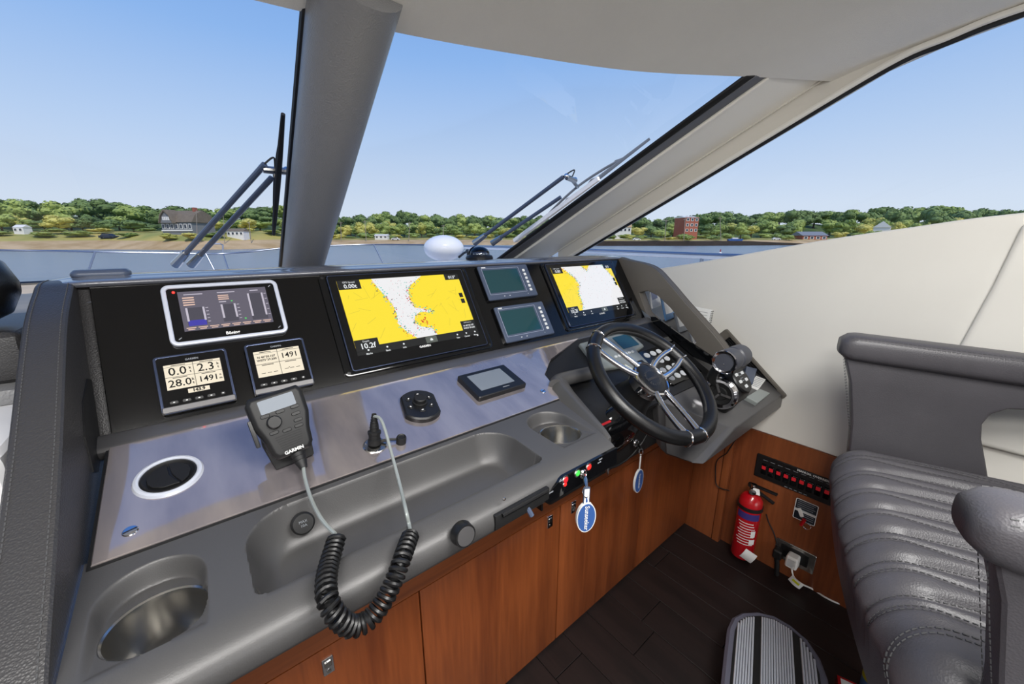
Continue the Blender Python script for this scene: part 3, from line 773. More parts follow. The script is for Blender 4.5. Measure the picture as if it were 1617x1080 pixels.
def q4(mb, u0, v0, u1, v1, z): mb.poly([Q(u0, v1, z), Q(u1, v1, z), Q(u1, v0, z), Q(u0, v0, z)])
for u0, u1, v0, v1 in ((.05, .25, .42, .86), (.43, .60, .40, .86), (.76, .95, .16, .88)):
    for nm_, m_, ua, va, ub, vb, zz in (('tank_graphic', 'scr_tank', u0, v0, u1, v1, .0077), ('level_bar', 'scr_bar', u0, v0, u0 + .022, v1 - .1, .0079), ('level_bar', 'scr_bar', u1 - .022, v0, u1, v1 - .1, .0079)):
        q_ = MB(K); q4(q_, ua, va, ub, vb, zz); part(nm_, q_, m_, gl, smooth=False)
    for k in range(5): q4(tick, u1 + .012, v0 + .02 + (v1 - v0) * k / 5, u1 + .04, v0 + .035 + (v1 - v0) * k / 5, .0078)
q4(bl_, .055, .74, .245, .88, .0078)
for u0, v0, w_ in ((.06, .07, .2), (.42, .07, .2), (.80, .07, .1), (.42, .32, .08)): q4(tick, u0, v0, u0 + w_, v0 + .022, .0078)
for k in range(4): q4(red, .04, .15 + k * .06, .16, .18 + k * .06, .0078)
for k in range(3): q4(red, .42, .15 + k * .05, .54, .175 + k * .05, .0078)
for k in range(8): q4(red, .025 + k * .122, .915, .125 + k * .122, .935, .0078); q4(red, .04 + k * .122, .955, .11 + k * .122, .975, .0078)
gr = MB(K); q4(gr, .555, .31, .575, .34, .0079); q4(gr, .67, .80, .69, .84, .0079)
for nm, mb, m in (('fill_level', bl_, 'scr_blue'), ('scale_marks', tick, 'scr_bar'), ('warning_text', red, 'scr_peach'), ('status_dot', gr, 'scr_green')): part(nm, mb, m, gl, smooth=False, kind='stuff' if nm != 'fill_level' else None)
part('led', MB(K @ T(-w * .405, h * .375, .0072)).sph((0, 0, 0), .0026, 10, 6), 'scr_led', gl)
txt('lettering', 'Böning', .0085, K @ T(.0, -h * .385, .0074), 'print_white', gl, bold=.0003)
for sx_, sy_ in ((-1, -1), (1, -1), (1, 1)): part('corner_mark', MB(K @ T(sx_ * w * .42, sy_ * h * .385, .0072) @ RZ(.7)).box(-.003, .003, -.0008, .0008, 0, .0003), 'print_grey', gl)

# two small wind and speed instruments
def instrument(pts, label, cells, extra):
    cx, cy, w, h = rect_px(SPF, pts); w, h = .1085, .1085
    t = thing('data_instrument', label, 'instrument', wl(SPF, cx, cy - h / 2)); K = SPF @ T(cx, cy, 0)
    bd = part('housing', MB(K).prism(rrect(0, 0, w, h, .006, 6), 0, .014, .0025), 'bezel_black', t)
    part('rim', MB(K).ring(rrect(0, 0, w + .0015, h + .0015, .0065, 6), rrect(0, 0, w - .007, h - .006, .004, 6), .010, .0142), 'blue_edge', bd, bevel=.001)
    part('lower_lip', MB(K).prism(rrect(0, -h / 2 + .006, w + .001, .013, .003, 4), .008, .0155, .002), 'trim_grey', bd)
    sw, sh = .084, .048 if extra else .056; yt = .036
    def Q(u, v, z=.0146): return (-sw / 2 + u * sw, yt - v * sh, z)
    part('screen', MB(K).poly([Q(0, 1), Q(1, 1), Q(1, 0), Q(0, 0)]), 'scr_cream', bd, smooth=False)
    ink = MB(K)
    def bar(u0, v0, u1, v1): ink.poly([Q(u0, v1, .0148), Q(u1, v1, .0148), Q(u1, v0, .0148), Q(u0, v0, .0148)])
    bar(.495, 0, .505, 1); bar(0, .5, 1, .515); bar(0, .09, 1, .10)
    for s, u, v, sz, sx_ in cells: text_mb(ink, s, sz, T(*Q(u, v, .0149)), 'CENTER', sx_, 0, .0002)
    for u0 in (.12, .62):
        bar(u0, .035, u0 + .25, .06); bar(u0, .54, u0 + .25, .565)
    part('digits', ink, 'scr_ink', bd, smooth=False, kind='stuff')
    if extra:
        part('log_box', MB(K).poly([(-.014, -.0235, .0146), (.018, -.0235, .0146), (.018, -.0155, .0146), (-.014, -.0155, .0146)]), 'scr_cream', bd, smooth=False)
        txt('log_digits', '143.9', .0085, K @ T(.002, -.0195, .0149), 'scr_ink', bd, bold=.0004)
    txt('lettering', 'GARMIN', .0052, K @ T(0, .0425, .0145), 'print_grey', bd, bold=.0001)
    for k in range(5): part('key', MB(K @ T(-.036 + .018 * k, -.036, .0135)).prism(rrect(0, 0, .013 if k < 4 else .007, .006, .0028, 4), 0, .0022, .0006), 'black_plastic', bd); part('key_mark', MB(K @ T(-.036 + .018 * k, -.036, .0158)).prism(ell(0, 0, .0016, .001, 8), 0, .0002), 'print_white', bd)
    return t
instrument([(245.5, 568.7), (356.7, 553.6), (372, 634), (257, 659)], 'small square instrument reading 0.0 and 2.3 knots', [('0.0', .22, .30, .022, 1.0), ('k', .44, .22, .007, 1), ('t', .44, .36, .007, 1), ('2.3', .72, .30, .022, 1), ('k', .94, .22, .007, 1), ('t', .94, .36, .007, 1), ('28.0', .23, .78, .0195, 1), ('k', .455, .70, .007, 1), ('t', .455, .84, .007, 1), ('1491', .73, .78, .0155, 1), ('n', .95, .70, .006, 1), ('m', .95, .84, .006, 1)], True)
instrument([(386, 549.6), (477, 536), (494, 607), (402.5, 629)], 'small square instrument showing position and 1491', [('N 40°50.107', .25, .24, .0062, 1.0), ('W073°39.200', .25, .36, .0062, 1.0), ('1491', .75, .30, .0165, 1), ('_ _ _', .25, .76, .014, 1), ('_._ _', .75, .72, .014, 1)], False)

# paired small displays
def small_display(pts, label):
    cx, cy, w, h = rect_px(SPF, pts); w, h = .205, .119
    t = thing('engine_display', label, 'display', wl(SPF, cx, cy - h / 2)); K = SPF @ T(cx, cy, 0)
    bd = part('bezel', MB(K).prism(rrect(0, 0, w, h, .005, 5), 0, .012, .002), 'slate_bezel', t)
    part('rear_housing', MB(K).prism(rrect(0, 0, w + .004, h + .004, .006, 5), 0, .007), 'bezel_black', bd)
    part('inner_line', MB(K).ring(rrect(-.016, .004, .152, .092, .002, 3), rrect(-.016, .004, .1505, .0905, .002, 3), .0118, .0124), 'silver_frame', bd)
    part('screen', MB(K).poly([(-.089, -.036, .0123), (.052, -.036, .0123), (.052, .044, .0123), (-.089, .044, .0123)]), 'teal_screen', bd, smooth=False)
    for k in range(6): part('key', MB(K @ T(.0785, .036 - k * .0145, .0118)).prism(rrect(0, 0, .010, .009, .0015, 3), 0, .0018, .0004), 'print_white', bd)
    part('badge', MB(K @ T(-.082, .0535, .0121)).box(-.008, .008, -.0017, .0017, 0, .0003), 'print_white', bd)
    for x in (-.04, -.018, .06): part('led_mark', MB(K @ T(x, -.050, .0121)).prism(ell(0, 0, .0028 if x < 0 else .0012, .0014, 10), 0, .0003), 'print_white', bd)
small_display([(751, 423.4), (829, 418.4), (846, 468.5), (770, 478.5)], 'small slate engine display on the black screen panel, upper of the pair')
small_display([(775.6, 488.5), (854, 478.5), (873.5, 527), (797, 543.7)], 'small slate engine display on the black screen panel, lower of the pair')

# ------------------------------------------------------------------ on the glossy facia
gx, gy = gp(663, 646); K = GPF @ T(gx, gy, .004) @ RZ(radians(-14))
t = thing('rotary_controller', 'black oval rotary controller with ring of keys on the facia', 'controller', wl(GPF, gx, gy))
ov = [(.047 * max(-.80, min(.80, cos(a))) * 1.0, .052 * sin(a)) for a in [2 * pi * i / 40 for i in range(40)]]
bs = part('base', MB(K).prism(ov, 0, .012, .003), 'black_plastic', t)
part('knob', MB(K @ T(0, .004, .011)).lathe([(0, 0), (.0165, 0), (.0165, .004), (.0135, .005), (.0135, .013), (.012, .0145), (0, .0145)], 28), 'black_rubber', t)
for k in range(6):
    a = k * pi / 3 + .5; part('key', MB(K @ T(.026 * cos(a), .004 + .028 * sin(a), .0115) @ RZ(a)).prism(rrect(0, 0, .010, .013, .003, 4), 0, .002, .0006), 'black_rubber', t)
    part('key_mark', MB(K @ T(.026 * cos(a), .004 + .028 * sin(a), .0137) @ RZ(a)).prism(ell(0, 0, .0014, .0024, 8), 0, .0003), 'print_white', t)

cx, cy, w, h = rect_px(GPF, [(726, 603), (795, 582), (822, 612), (757, 640)])
K = GPF @ T(cx, cy, .004); w, h = .148, .100
t = thing('flat_display', 'thin black slab display with grey blank screen on the facia', 'display', wl(GPF, cx, cy))
bd = part('body', MB(K).prism(rrect(0, 0, w, h, .005, 5), 0, .013, .002), 'black_plastic', t)
part('screen', MB(K).prism(rrect(-.002, .004, w * .70, h * .66, .002, 3), .0128, .0134), 'grey_screen', bd)
part('badge', MB(K @ T(.015, -h * .38, .0129)).box(-.010, .010, -.001, .001, 0, .0004), 'print_grey', bd)

# handset socket with cap on a strap
gx, gy = gp(592, 706); K = GPF @ T(gx, gy, .004)
t = thing('handset_socket', 'round steel socket plate with black plug on the facia', 'socket', wl(GPF, gx, gy))
part('plate', MB(K).lathe([(0, 0), (.0215, 0), (.0215, .0012), (.020, .0024), (0, .0026)], 32), 'steel', t)
for a in (0.4, 2.5, 4.6): part('screw', MB(K @ T(.017 * cos(a), .017 * sin(a), .0025)).lathe([(0, 0), (.002, 0), (.0016, .0008), (0, .001)], 10), 'chrome', t)
pl_ = [(.012, 0), (.012, .010), (.0105, .011), (.0105, .020), (.012, .021), (.012, .026), (.0085, .028), (.0075, .040), (.005, .050), (.0042, .060), (0, .060)]
part('plug', MB(K @ T(.0, .002, .002) @ RX(radians(-18)) @ RY(radians(5))).lathe([(0, 0)] + pl_, 20), 'black_rubber', t)
for k in range(5): part('strain_ring', MB(K @ T(.0, .002, .002) @ RX(radians(-18)) @ RY(radians(5)) @ T(0, 0, .032 + k * .005)).lathe([(.0055, 0), (.0085 - k * .0007, .0008), (.0085 - k * .0007, .002), (.005, .003)], 16), 'black_rubber', t)
part('strap', MB(K).tube([(.012, 0, .006), (.024, -.006, .010), (.038, -.010, .008)], [.0035, .0025, .0025], 6), 'black_rubber', t)
part('cap', MB(K @ T(.046, -.014, .0)).lathe([(0, 0), (.0095, 0), (.0095, .012), (.008, .015), (.006, .013), (0, .012)], 20), 'black_rubber', t)

# ------------------------------------------------------------------ radio handset, hook, coiled cable
B0 = aty(.672, 466, 716); HA = radians(66)
HF = frame(B0, (cos(.12), sin(.12) * cos(HA), sin(.12) * sin(HA)), (-sin(.12), cos(HA), sin(HA)))
t = thing('radio_handset', 'black radio handset with grey window, dial and speaker slots resting on the facia', 'radio handset', B0)
out_ = [(-.024, 0), (.024, 0), (.031, .010), (.034, .035), (.041, .060), (.042, .098), (.036, .108), (-.036, .108), (-.042, .098), (-.041, .060), (-.034, .035), (-.031, .010)]
bd = part('body', MB(HF).prism(out_, -.026, .008, .006), 'black_rubber', t, bevel=.002)
part('window', MB(HF).prism(rrect(0, .088, .052, .022, .002, 3), .0078, .0086), 'scr_lcd', bd)
part('dial', MB(HF @ T(-.013, .060, .008)).lathe([(0, 0), (.011, 0), (.0105, .006), (.009, .0075), (0, .0075)], 24), 'black_plastic', bd)
for k, (x, y) in enumerate(((-.022, .0735), (0, .0735), (.022, .0735), (.020, .062), (.020, .051), (-.018, .044), (.0, .041), (.018, .0415))): part('key', MB(HF @ T(x, y, .0078)).prism(rrect(0, 0, .013, .0055, .002, 3), 0, .002, .0006), 'black_plastic', bd)
for k in range(7): part('speaker_slot', MB(HF @ T(0, .035 - k * .0038, .0076)).prism(rrect(0, 0, .040 - k * .0016, .0016, .0007, 2), 0, .0007), 'matt_black', bd)
txt('lettering', 'GARMIN', .0075, HF @ T(0, .0065, .0084), 'print_white', bd, bold=.0002)
part('side_key', MB(HF).box(-.046, -.040, .030, .075, -.016, .000), 'black_plastic', t, bevel=.002)
part('cable_gland', MB(HF @ T(.004, .004, -.010) @ RX(radians(68))).lathe([(0, -.002), (.012, -.002), (.0105, .006), (.0115, .007), (.0095, .013), (.0105, .014), (.0085, .020), (.0095, .021), (.0075, .028), (.006, .034), (0, .034)], 18), 'black_rubber', t)
hk = MB(HF); hk.prism([(-.030, -.016), (.030, -.016), (.036, .03), (.032, .06), (-.032, .06), (-.036, .03)], -.050, -.027)
part('handset_cradle', hk, 'matt_black', None, label='black cradle behind the radio handset', cat='cradle', bevel=.003)

cs = HF @ Vector((.004, -.025, .003))
def surf(u, v, h):
    n = Vector((0, -sin(GA), cos(GA))); o = Vector((0, .6348, -.3919)); p = hit(o + n * h, n, u, v)
    if p.y > .6348: return p
    return hit((0, .6348, -.3919 + h), (0, -.07, 1), u, v)
pA = [cs, surf(482, 757, .018), surf(491, 787, .014), surf(503, 812, .017), surf(515, 829, .018), aty(.492, 529, 843)]
coilp = [aty(.488, 532, 847), aty(.472, 526, 869), aty(.450, 519, 894), aty(.424, 515, 920), aty(.401, 518, 948), aty(.390, 533, 974), aty(.388, 556, 989), aty(.388, 583, 978), aty(.390, 607, 947), aty(.396, 623, 914), aty(.407, 634, 885), aty(.424, 642, 862), aty(.441, 648, 846)]
pB = [aty(.443, 649, 843), aty(.468, 646, 828), surf(641, 806, .018), surf(632, 768, .014), surf(620, 722, .030), wl(GPF, gx + .010, gy - .006, .062), wl(GPF, gx + .004, gy + .018, .060)]
b = MB(); b.tube(spline(pA, 6), .0028, 8); b.tube(spline(pB, 6), .0028, 8)
t = thing('coiled_cable', 'black coiled handset cable hanging over the console front', 'cable', coilp[6])
part('straight_lead', b, 'silver_grey', t, label='grey sheathed straight lead')
cp = spline(coilp, 40); L = [0]
for i in range(1, len(cp)): L.append(L[-1] + (cp[i] - cp[i - 1]).length)
pitch = .0074; turns = int(L[-1] / pitch); per = 10; hel = []
prevu = None; j = 0
for k in range(turns * per + 1):
    s_ = L[-1] * k / (turns * per)
    while j < len(L) - 2 and L[j + 1] < s_: j += 1
    tq = (s_ - L[j]) / max(1e-9, L[j + 1] - L[j]); p = cp[j].lerp(cp[j + 1], tq); tg = (cp[j + 1] - cp[j]).normalized()
    u_ = (Vector((0, 1, 0)) if prevu is None else prevu); u_ = (u_ - tg * u_.dot(tg)).normalized(); prevu = u_; w_ = tg.cross(u_)
    a = 2 * pi * k / per; hel.append(p + (u_ * cos(a) + w_ * sin(a)) * .0100)
part('coil', MB().tube(hel, .0028, 6), 'black_plastic', t)

# power socket in the tray, compass and sensor on the dash top
p = aty(.600, 478, 826); K = frame(p, (1, 0, 0), (0, .45, .89)) @ T(0, 0, .002)
t = thing('power_socket', 'round black capped power socket in the console tray', 'socket', p)
part('cap', MB(K).lathe([(0, -.006), (.0165, -.006), (.0165, .003), (.014, .0055), (0, .006)], 28), 'black_rubber', t)
txt('lettering', 'MAX', .0055, K @ T(.0, .003, .0064), 'print_grey', t); txt('lettering', '10A', .0055, K @ T(.0, -.003, .0064), 'print_grey', t)

p = atz(-.0685, 757, 409); K = T(*p)
t = thing('compass', 'domed marine compass with dark base on the dash top', 'compass', p)
part('base', MB(K).lathe([(0, -.0015), (.050, -.0015), (.051, .006), (.047, .013), (.040, .016), (0, .016)], 40), 'black_plastic', t)
part('card', MB(K).lathe([(0, .015), (.030, .015), (.031, .022), (.027, .026), (0, .026)], 32), 'slate_bezel', t)
part('dome', MB(K).lathe([(.038, .015), (.037, .026), (.031, .036), (.020, .043), (.008, .046), (0, .0465)], 36), 'dome_glass', t)
part('hood', MB(K).lathe([(.040, .015), (.0395, .027), (.033, .038), (.022, .0455), (.0215, .044), (.032, .0365), (.038, .026), (.0385, .015)], 30, a0=radians(20), a1=radians(160)), 'black_plastic', t)
for k in range(7): part('card_mark', MB(K @ T(.0312 * cos(pi + .25 + k * .42), .0312 * sin(pi + .25 + k * .42), .019)).sph((0, 0, 0), .0026, 6, 4), 'print_white', t)
p = atz(-.0690, 161, 437); K = T(p.x, p.y + .01, p.z)
t = thing('dash_sensor', 'low black sensor puck near the leather side wing on the dash top', 'sensor', p)
part('foot', MB(K).prism(rrect(0, 0, .070, .036, .012, 6), -.006, .003), 'matt_black', t)
part('cover', MB(K).prism(rrect(0, 0, .084, .044, .014, 6), .002, .014, .006), 'slate_bezel', t, bevel=.002)

# ================================================================== steering wheel
WC = Vector((.974, .553, -.379)); WA = radians(53)
WF = frame(WC, (1, 0, 0), (0, sin(WA), cos(WA)), (0, -cos(WA), sin(WA)))
RM, RT = .1911, .0189
t = thing('steering_wheel', 'black leather steering wheel with split chrome spokes', 'steering wheel', WC)
def rim_pt(a, dr=0, dz=0): return WF @ Vector(((RM + dr) * cos(a), (RM + dr) * sin(a), dz))
b = MB(); b.tube([rim_pt(2 * pi * i / 96) for i in range(96)], RT, 20, closed=True, upv=WF.to_3x3() @ Vector((0, 0, 1)))
rim = part('rim', b, 'leather_black', t, label='black leather rim')
ends = []
for pr in (((943.5, 532), (936, 551)), ((1087, 698), (1109, 691)), ((1065, 540), (1088, 560))):
    q = []
    for u, v in pr:
        x, y = loc_px(WF, u, v); q.append(atan2(y, x))
    ends.append(q)
HZ = -.010
for qi, q in enumerate(ends):
    d = (q[1] - q[0] + pi) % (2 * pi) - pi; mid = q[0] + d / 2
    for sg, a in zip((-1 if d > 0 else 1, 1 if d > 0 else -1), q):
        ah = mid + sg * .42; pts = []
        for k in range(9):
            s_ = k / 8; aa = ah + (a - ah) * (s_ ** .75); r = .050 + (RM - .013 - .050) * s_; z = HZ + .004 + (.010) * s_ ** 1.6
            pts.append(WF @ Vector((r * cos(aa), r * sin(aa), z)))
        wd = [.0090 - .0015 * sin(pi * k / 8) + (.0015 if qi == 2 else 0) for k in range(9)]
        part('spoke', MB().tube(pts, wd, 12, sx=1.0), 'chrome', t, label='polished chrome spoke')
        cl = [rim_pt(a, (RT + .0007) * cos(th_), (RT + .0007) * sin(th_)) for th_ in [2 * pi * k / 24 for k in range(24)]]
        part('clasp', MB().tube(cl, .0026, 8, closed=True), 'chrome', t)
# lacing on the inside of the rim
lz = MB()
for k in range(150):
    a = radians(-60) + radians(200) * k / 150; da = radians(200) / 150
    for dz1, dz2 in ((-.006, .004), (.004, -.006)):
        def pp_(aa, dz): th_ = pi - dz / RT * 1.0; return rim_pt(aa, (RT + .0004) * cos(th_), (RT + .0004) * sin(th_) + .004)
        lz.tube([pp_(a, dz1), pp_(a + da, dz2)], .0006, 4)
part('lacing', lz, 'thread_dark', rim, kind='stuff')
KH = WF @ T(0, 0, HZ)
part('hub_ring', MB(KH).lathe([(.046, -.030), (.052, -.030), (.054, -.012), (.0585, -.004), (.0595, .004), (.058, .009), (.0535, .011), (.0515, .008), (.050, .004), (.046, .004)], 56, ring=True), 'chrome', t, label='chrome hub ring')
pad = part('hub_pad', MB(KH).lathe([(0, -.004), (.051, -.004), (.0515, .006), (.049, .0085), (.040, .0105), (.020, .0125), (0, .013)], 48), 'leather_black', t)
txt('emblem_lettering', 'Sunseeker', .0155, KH @ T(0, -.001, .0133), 'leather_dark', pad, bold=.0004)
em = MB(KH)
for k in range(22):
    a = 2 * pi * k / 22
    if abs(sin(a)) < .33: continue
    for rr, tw in ((.027, .6), (.031, -.6)):
        em.sph((0, 0, 0), .0033, 6, 4, T(rr * cos(a), rr * .82 * sin(a), .0118 if rr < .029 else .0112) @ RZ(a + pi / 2 + tw) @ Matrix.Diagonal((1, .42, .4, 1)))
part('emblem_wreath', em, 'leather_dark', pad, kind='stuff')
part('column', MB(KH).lathe([(0, -.035), (.040, -.035), (.044, -.030), (.046, -.045), (.050, -.070), (.060, -.10), (.066, -.115), (0, -.115)], 36), 'black_plastic', t, label='black steering column cowl')

# ------------------------------------------------------------------ things on the instrument plate behind the wheel
def pq(u, v): return loc_px(PPF, u, v)
x0, y0 = pq(956, 600); K = PPF
t = thing('autopilot_head', 'pale grey autopilot head with dark window behind the steering wheel', 'autopilot', wl(PPF, 1.09, .32))
bd = part('body', MB(PPF).prism([(.945, .35), (.965, .47), (1.235, .47), (1.235, .385), (1.175, .375), (1.165, .285), (1.085, .275), (1.055, .335)], .003, .022, .006), 'silver_grey', t, bevel=.003)
part('window', MB(PPF).prism(rrect(1.165, .425, .095, .060, .004, 4), .021, .0232), 'teal_screen', bd)
part('window', MB(PPF).prism(rrect(1.118, .318, .060, .030, .004, 4), .021, .0228), 'black_plastic', bd)
for k in range(6): part('key', MB(PPF @ T(1.05 + k * .019, .375, .0215)).prism(rrect(0, 0, .013, .009, .003, 3), 0, .0025, .0008), 'key_white', bd)
t = thing('switch_keypad', 'black keypad of white oval buttons behind the steering wheel', 'keypad', wl(PPF, 1.31, .22))
bd = part('plate', MB(PPF).prism(rrect(1.290, .292, .215, .165, .012, 5), .003, .010, .002), 'panel_black', t)
for r_ in range(4):
    for c_ in range(5):
        if (r_, c_) in ((0, 4),): continue
        part('button', MB(PPF @ T(1.212 + c_ * .040, .350 - r_ * .038, .0095)).prism(ell(0, 0, .0145, .0115, 18), 0, .003, .001), 'key_white', bd)
t = thing('rocker_switch', 'small black rocker switch beside the white keypad', 'switch', wl(PPF, 1.40, .36))
part('bezel', MB(PPF).prism(rrect(1.395, .385, .075, .048, .006, 4), .003, .012, .002), 'black_rubber', t)
part('rocker', MB(PPF).prism(rrect(1.395, .385, .055, .032, .004, 4), .011, .018, .004), 'bezel_black', t)
part('warning_tag', MB(PPF).box(.79, .83, .188, .194, .004, .0065), 'red_switch', None, label='small red warning tag beside the steering column', cat='tag')
# column shroud bulging out of the well
b = MB(); b.sph((0, 0, 0), 1, 28, 16, T(.905, .625, -.545) @ RX(.35) @ Matrix.Diagonal((.125, .055, .095, 1)))
t = part('column_shroud', b, 'bezel_black', None, label='glossy black rounded shroud below the steering wheel', cat='shroud')
part('piping', MB().tube([(.905 + .128 * cos(a), .578 - .012 * sin(a), -.552 + .094 * sin(a)) for a in [pi + .2 + (pi - .2) * k / 30 for k in range(31)]], .003, 8), 'black_rubber', t)

# ------------------------------------------------------------------ throttle
PV = atx(1.262, 1136, 622); GR = atx(1.297, 1157, 566); pv_l = PPF.inverted() @ PV
t = thing('throttle', 'black twin lever throttle with chrome ring on the pod shelf', 'throttle', wl(PPF, 1.33, .12))
XF = frame(PV, (0, 0, 1), (0, 1, 0), (1, 0, 0))     # local z runs to starboard
part('housing', MB(XF).lathe([(0, .010), (.040, .010), (.050, .018), (.052, .040), (.052, .105), (.046, .118), (0, .120)], 40), 'black_plastic', t)
ft = MB(PPF); ft.prism(rrect(pv_l.x + .066, pv_l.y, .100, .098, .028, 5), -.002, pv_l.z - .020, .004); part('foot', ft, 'black_plastic', t)
part('chrome_ring', MB(XF).lathe([(.038, .000), (.046, -.002), (.052, .004), (.053, .014), (.049, .018), (.040, .012), (.038, .006)], 44, ring=True), 'chrome', t)
part('dial_face', MB(XF).lathe([(0, .003), (.020, .002), (.022, .006), (.034, .004), (.039, .008), (.030, .011), (0, .011)], 36), 'matt_black', t)
for k in range(3): part('dial_spoke', MB(XF @ RZ(k * 2.1 + .4)).box(.004, .034, -.003, .003, .000, .006), 'trim_grey', t)
arm = spline([PV + Vector((.02, .02, .03)), PV.lerp(GR, .45) + Vector((-.01, .035, -.005)), GR + Vector((-.035, .022, -.022)), GR + Vector((-.030, 0, 0))], 6)
part('lever', MB().tube(arm, [.020 - .008 * i / (len(arm) - 1) for i in range(len(arm))], 12), 'black_rubber', t)
arm2 = [p + Vector((.075, 0, 0)) for p in arm]
part('lever', MB().tube(arm2, [.020 - .008 * i / (len(arm) - 1) for i in range(len(arm))], 12), 'black_rubber', t)
GX = frame(GR, (0, 0, 1), (0, 1, 0), (1, 0, 0)) @ Matrix.Diagonal((1.15, 1.15, 1.2, 1))
for z0 in (-.052, .003):
    part('grip', MB(GX).lathe([(0, z0), (.026, z0), (.031, z0 + .004), (.032, z0 + .024), (.031, z0 + .047), (.026, z0 + .050), (0, z0 + .051)], 32), 'grip_grey', t)
part('grip_ring', MB(GX).lathe([(.024, -.0535), (.0305, -.0545), (.0325, -.051), (.031, -.048), (.026, -.051)], 32, ring=True), 'chrome', t)
part('grip_button', MB(T(*(GR + Vector((-.058, .0, -.008))))).sph((0, 0, 0), .008, 12, 8, None, (.6, 1, 1)), 'steel', t)
kd = frame(PV + Vector((.066, -.030, .040)), (1, 0, 0), (0, .62, .78))
part('key_dial', MB(kd).lathe([(0, -.02), (.044, -.02), (.046, .006), (.043, .010), (0, .011)], 36), 'black_plastic', t)
for x, y in ((-.022, .020), (-.022, -.004), (.018, .018), (.020, -.006), (-.004, -.024)): part('key', MB(kd @ T(x, y, .0102)).prism(rrect(0, 0, .017, .010, .002, 3), 0, .002, .0005), 'key_white', t)
for k in range(4): part('key_legend', MB(kd @ T(-.003, .022 - k * .009, .0108)).box(-.010, .010, -.001, .001, 0, .0004), 'print_grey', t)

# ------------------------------------------------------------------ small things on the shelf and by the wall
def slab(name, pts, th, m, label, cat, lift=.0):
    return part(name, MB(PPF).prism([pq(*p) for p in pts], .0 + lift, th + lift, .0015), m, None, label=label, cat=cat, bevel=.001)
nb = slab('notepad', [(1174, 631), (1195, 618), (1212, 625), (1192, 641)], .016, 'silver_grey', 'small grey notepad on the pod shelf', 'notepad')
lf = slab('leaflet', [(1181, 610), (1193, 594), (1209, 600), (1196, 617)], .004, 'print_white', 'folded white leaflet of small print on the pod shelf', 'leaflet')
for k in range(6):
    s_ = k / 6; a = pq(1184 + 10 * s_, 608 - 13 * s_); c = pq(1197 + 10 * s_, 613 - 13 * s_)
    dv = Vector((c[0] - a[0], c[1] - a[1])); ang = atan2(dv.y, dv.x)
    part('print_line', MB(PPF @ T((a[0] + c[0]) / 2, (a[1] + c[1]) / 2, .0043) @ RZ(ang)).box(-dv.length * .45, dv.length * .45, -.0016, .0016, 0, .0003), 'print_grey', lf)
slab('dark_case', [(1169, 604), (1173, 584), (1190, 588), (1183, 612)], .022, 'slate_bezel', 'small dark blue-grey case between the throttle and the leaflet', 'case')

# spiral notebook standing behind the right wing
K = frame(atx(1.66, 1107, 503), (0, -1, 0), (0, 0, 1), (-1, 0, 0)) @ RZ(-.06)
t = thing('spiral_notebook', 'white spiral notebook propped against the white wall', 'notebook', atx(1.66, 1107, 520))
part('pages', MB(K).box(-.045, .040, -.045, .045, -.004, .004), 'white_paper', t, bevel=.001)
for k in range(11): part('spiral_ring', MB(K @ T(.040, -.040 + k * .008, 0)).tube([(.005 * cos(a), 0, .006 * sin(a)) for a in [2 * pi * i / 10 for i in range(10)]], .0009, 5, closed=True), 'black_plastic', t)
for k in range(4): part('print_line', MB(K @ T(-.01, .03 - k * .012, .0042)).box(-.025, .035, -.0008, .0008, 0, .0003), 'print_grey', t)

# brochures seen through the wing opening
random.seed(3)
for k, (yy, m, l_, hh, zz) in enumerate(((.92, 'white_paper', 'white brochure with blue picture in the wing pocket', .14, .0), (.845, 'blue_label', 'pale blue brochure in the wing pocket', .10, .0), (.775, 'print_grey', 'grey leaflet in the wing pocket', .085, .0), (.70, 'white_paper', 'small white card in the wing pocket', .06, 0))):
    zb = -.58 + (yy - .42) * .577 + .004; K = frame((1.60, yy, zb), (1, .25 - .1 * k, 0), (0, .30 + .05 * k, 1))
    bt = part('brochure', MB(K).box(-.07, .07, 0, hh, -.0025, .0025), m, None, label=l_, cat='brochure')
    part('picture', MB(K).box(-.055, .02, hh * .25, hh * .85, .0024, .003), 'key_blue' if m == 'white_paper' else 'white_paper', bt)

# louvred wall grille beside the pod
A_ = atx(XW - .002, 1150, 522); B_ = atx(XW - .002, 1240, 622); ey_ = (B_ - A_).normalized(); LL = (B_ - A_).length
K = frame((A_ + B_) / 2, Vector((-1, 0, 0)).cross(ey_) * 1, ey_, (-1, 0, 0)) ; K = frame((A_ + B_) / 2, ey_.cross(Vector((-1, 0, 0))), ey_, (-1, 0, 0))
sgn_ = 1
t = thing('wall_grille', 'dark louvred air grille on the white wall beside the throttle', 'grille', B_)
e0 = K @ Vector((.03, 0, 0)); off = -.036 if e0.z > (K @ Vector((0, 0, 0))).z else .036
part('frame', MB(K @ T(off, 0, 0)).ring(rrect(0, 0, .078, LL + .02, .008, 4), rrect(0, 0, .056, LL - .05, .004, 4), 0, .014), 'leather_brown', t, bevel=.002)
part('back', MB(K @ T(off, 0, 0)).prism(rrect(0, 0, .06, LL - .04, .004, 4), 0, .003), 'matt_black', t)
for k in range(7): part('slat', MB(K @ T(off - .024 + k * .008, -.0, .006) @ RY(.5)).box(-.0025, .0025, -LL / 2 + .026, LL / 2 - .026, -.001, .001), 'black_plastic', t)

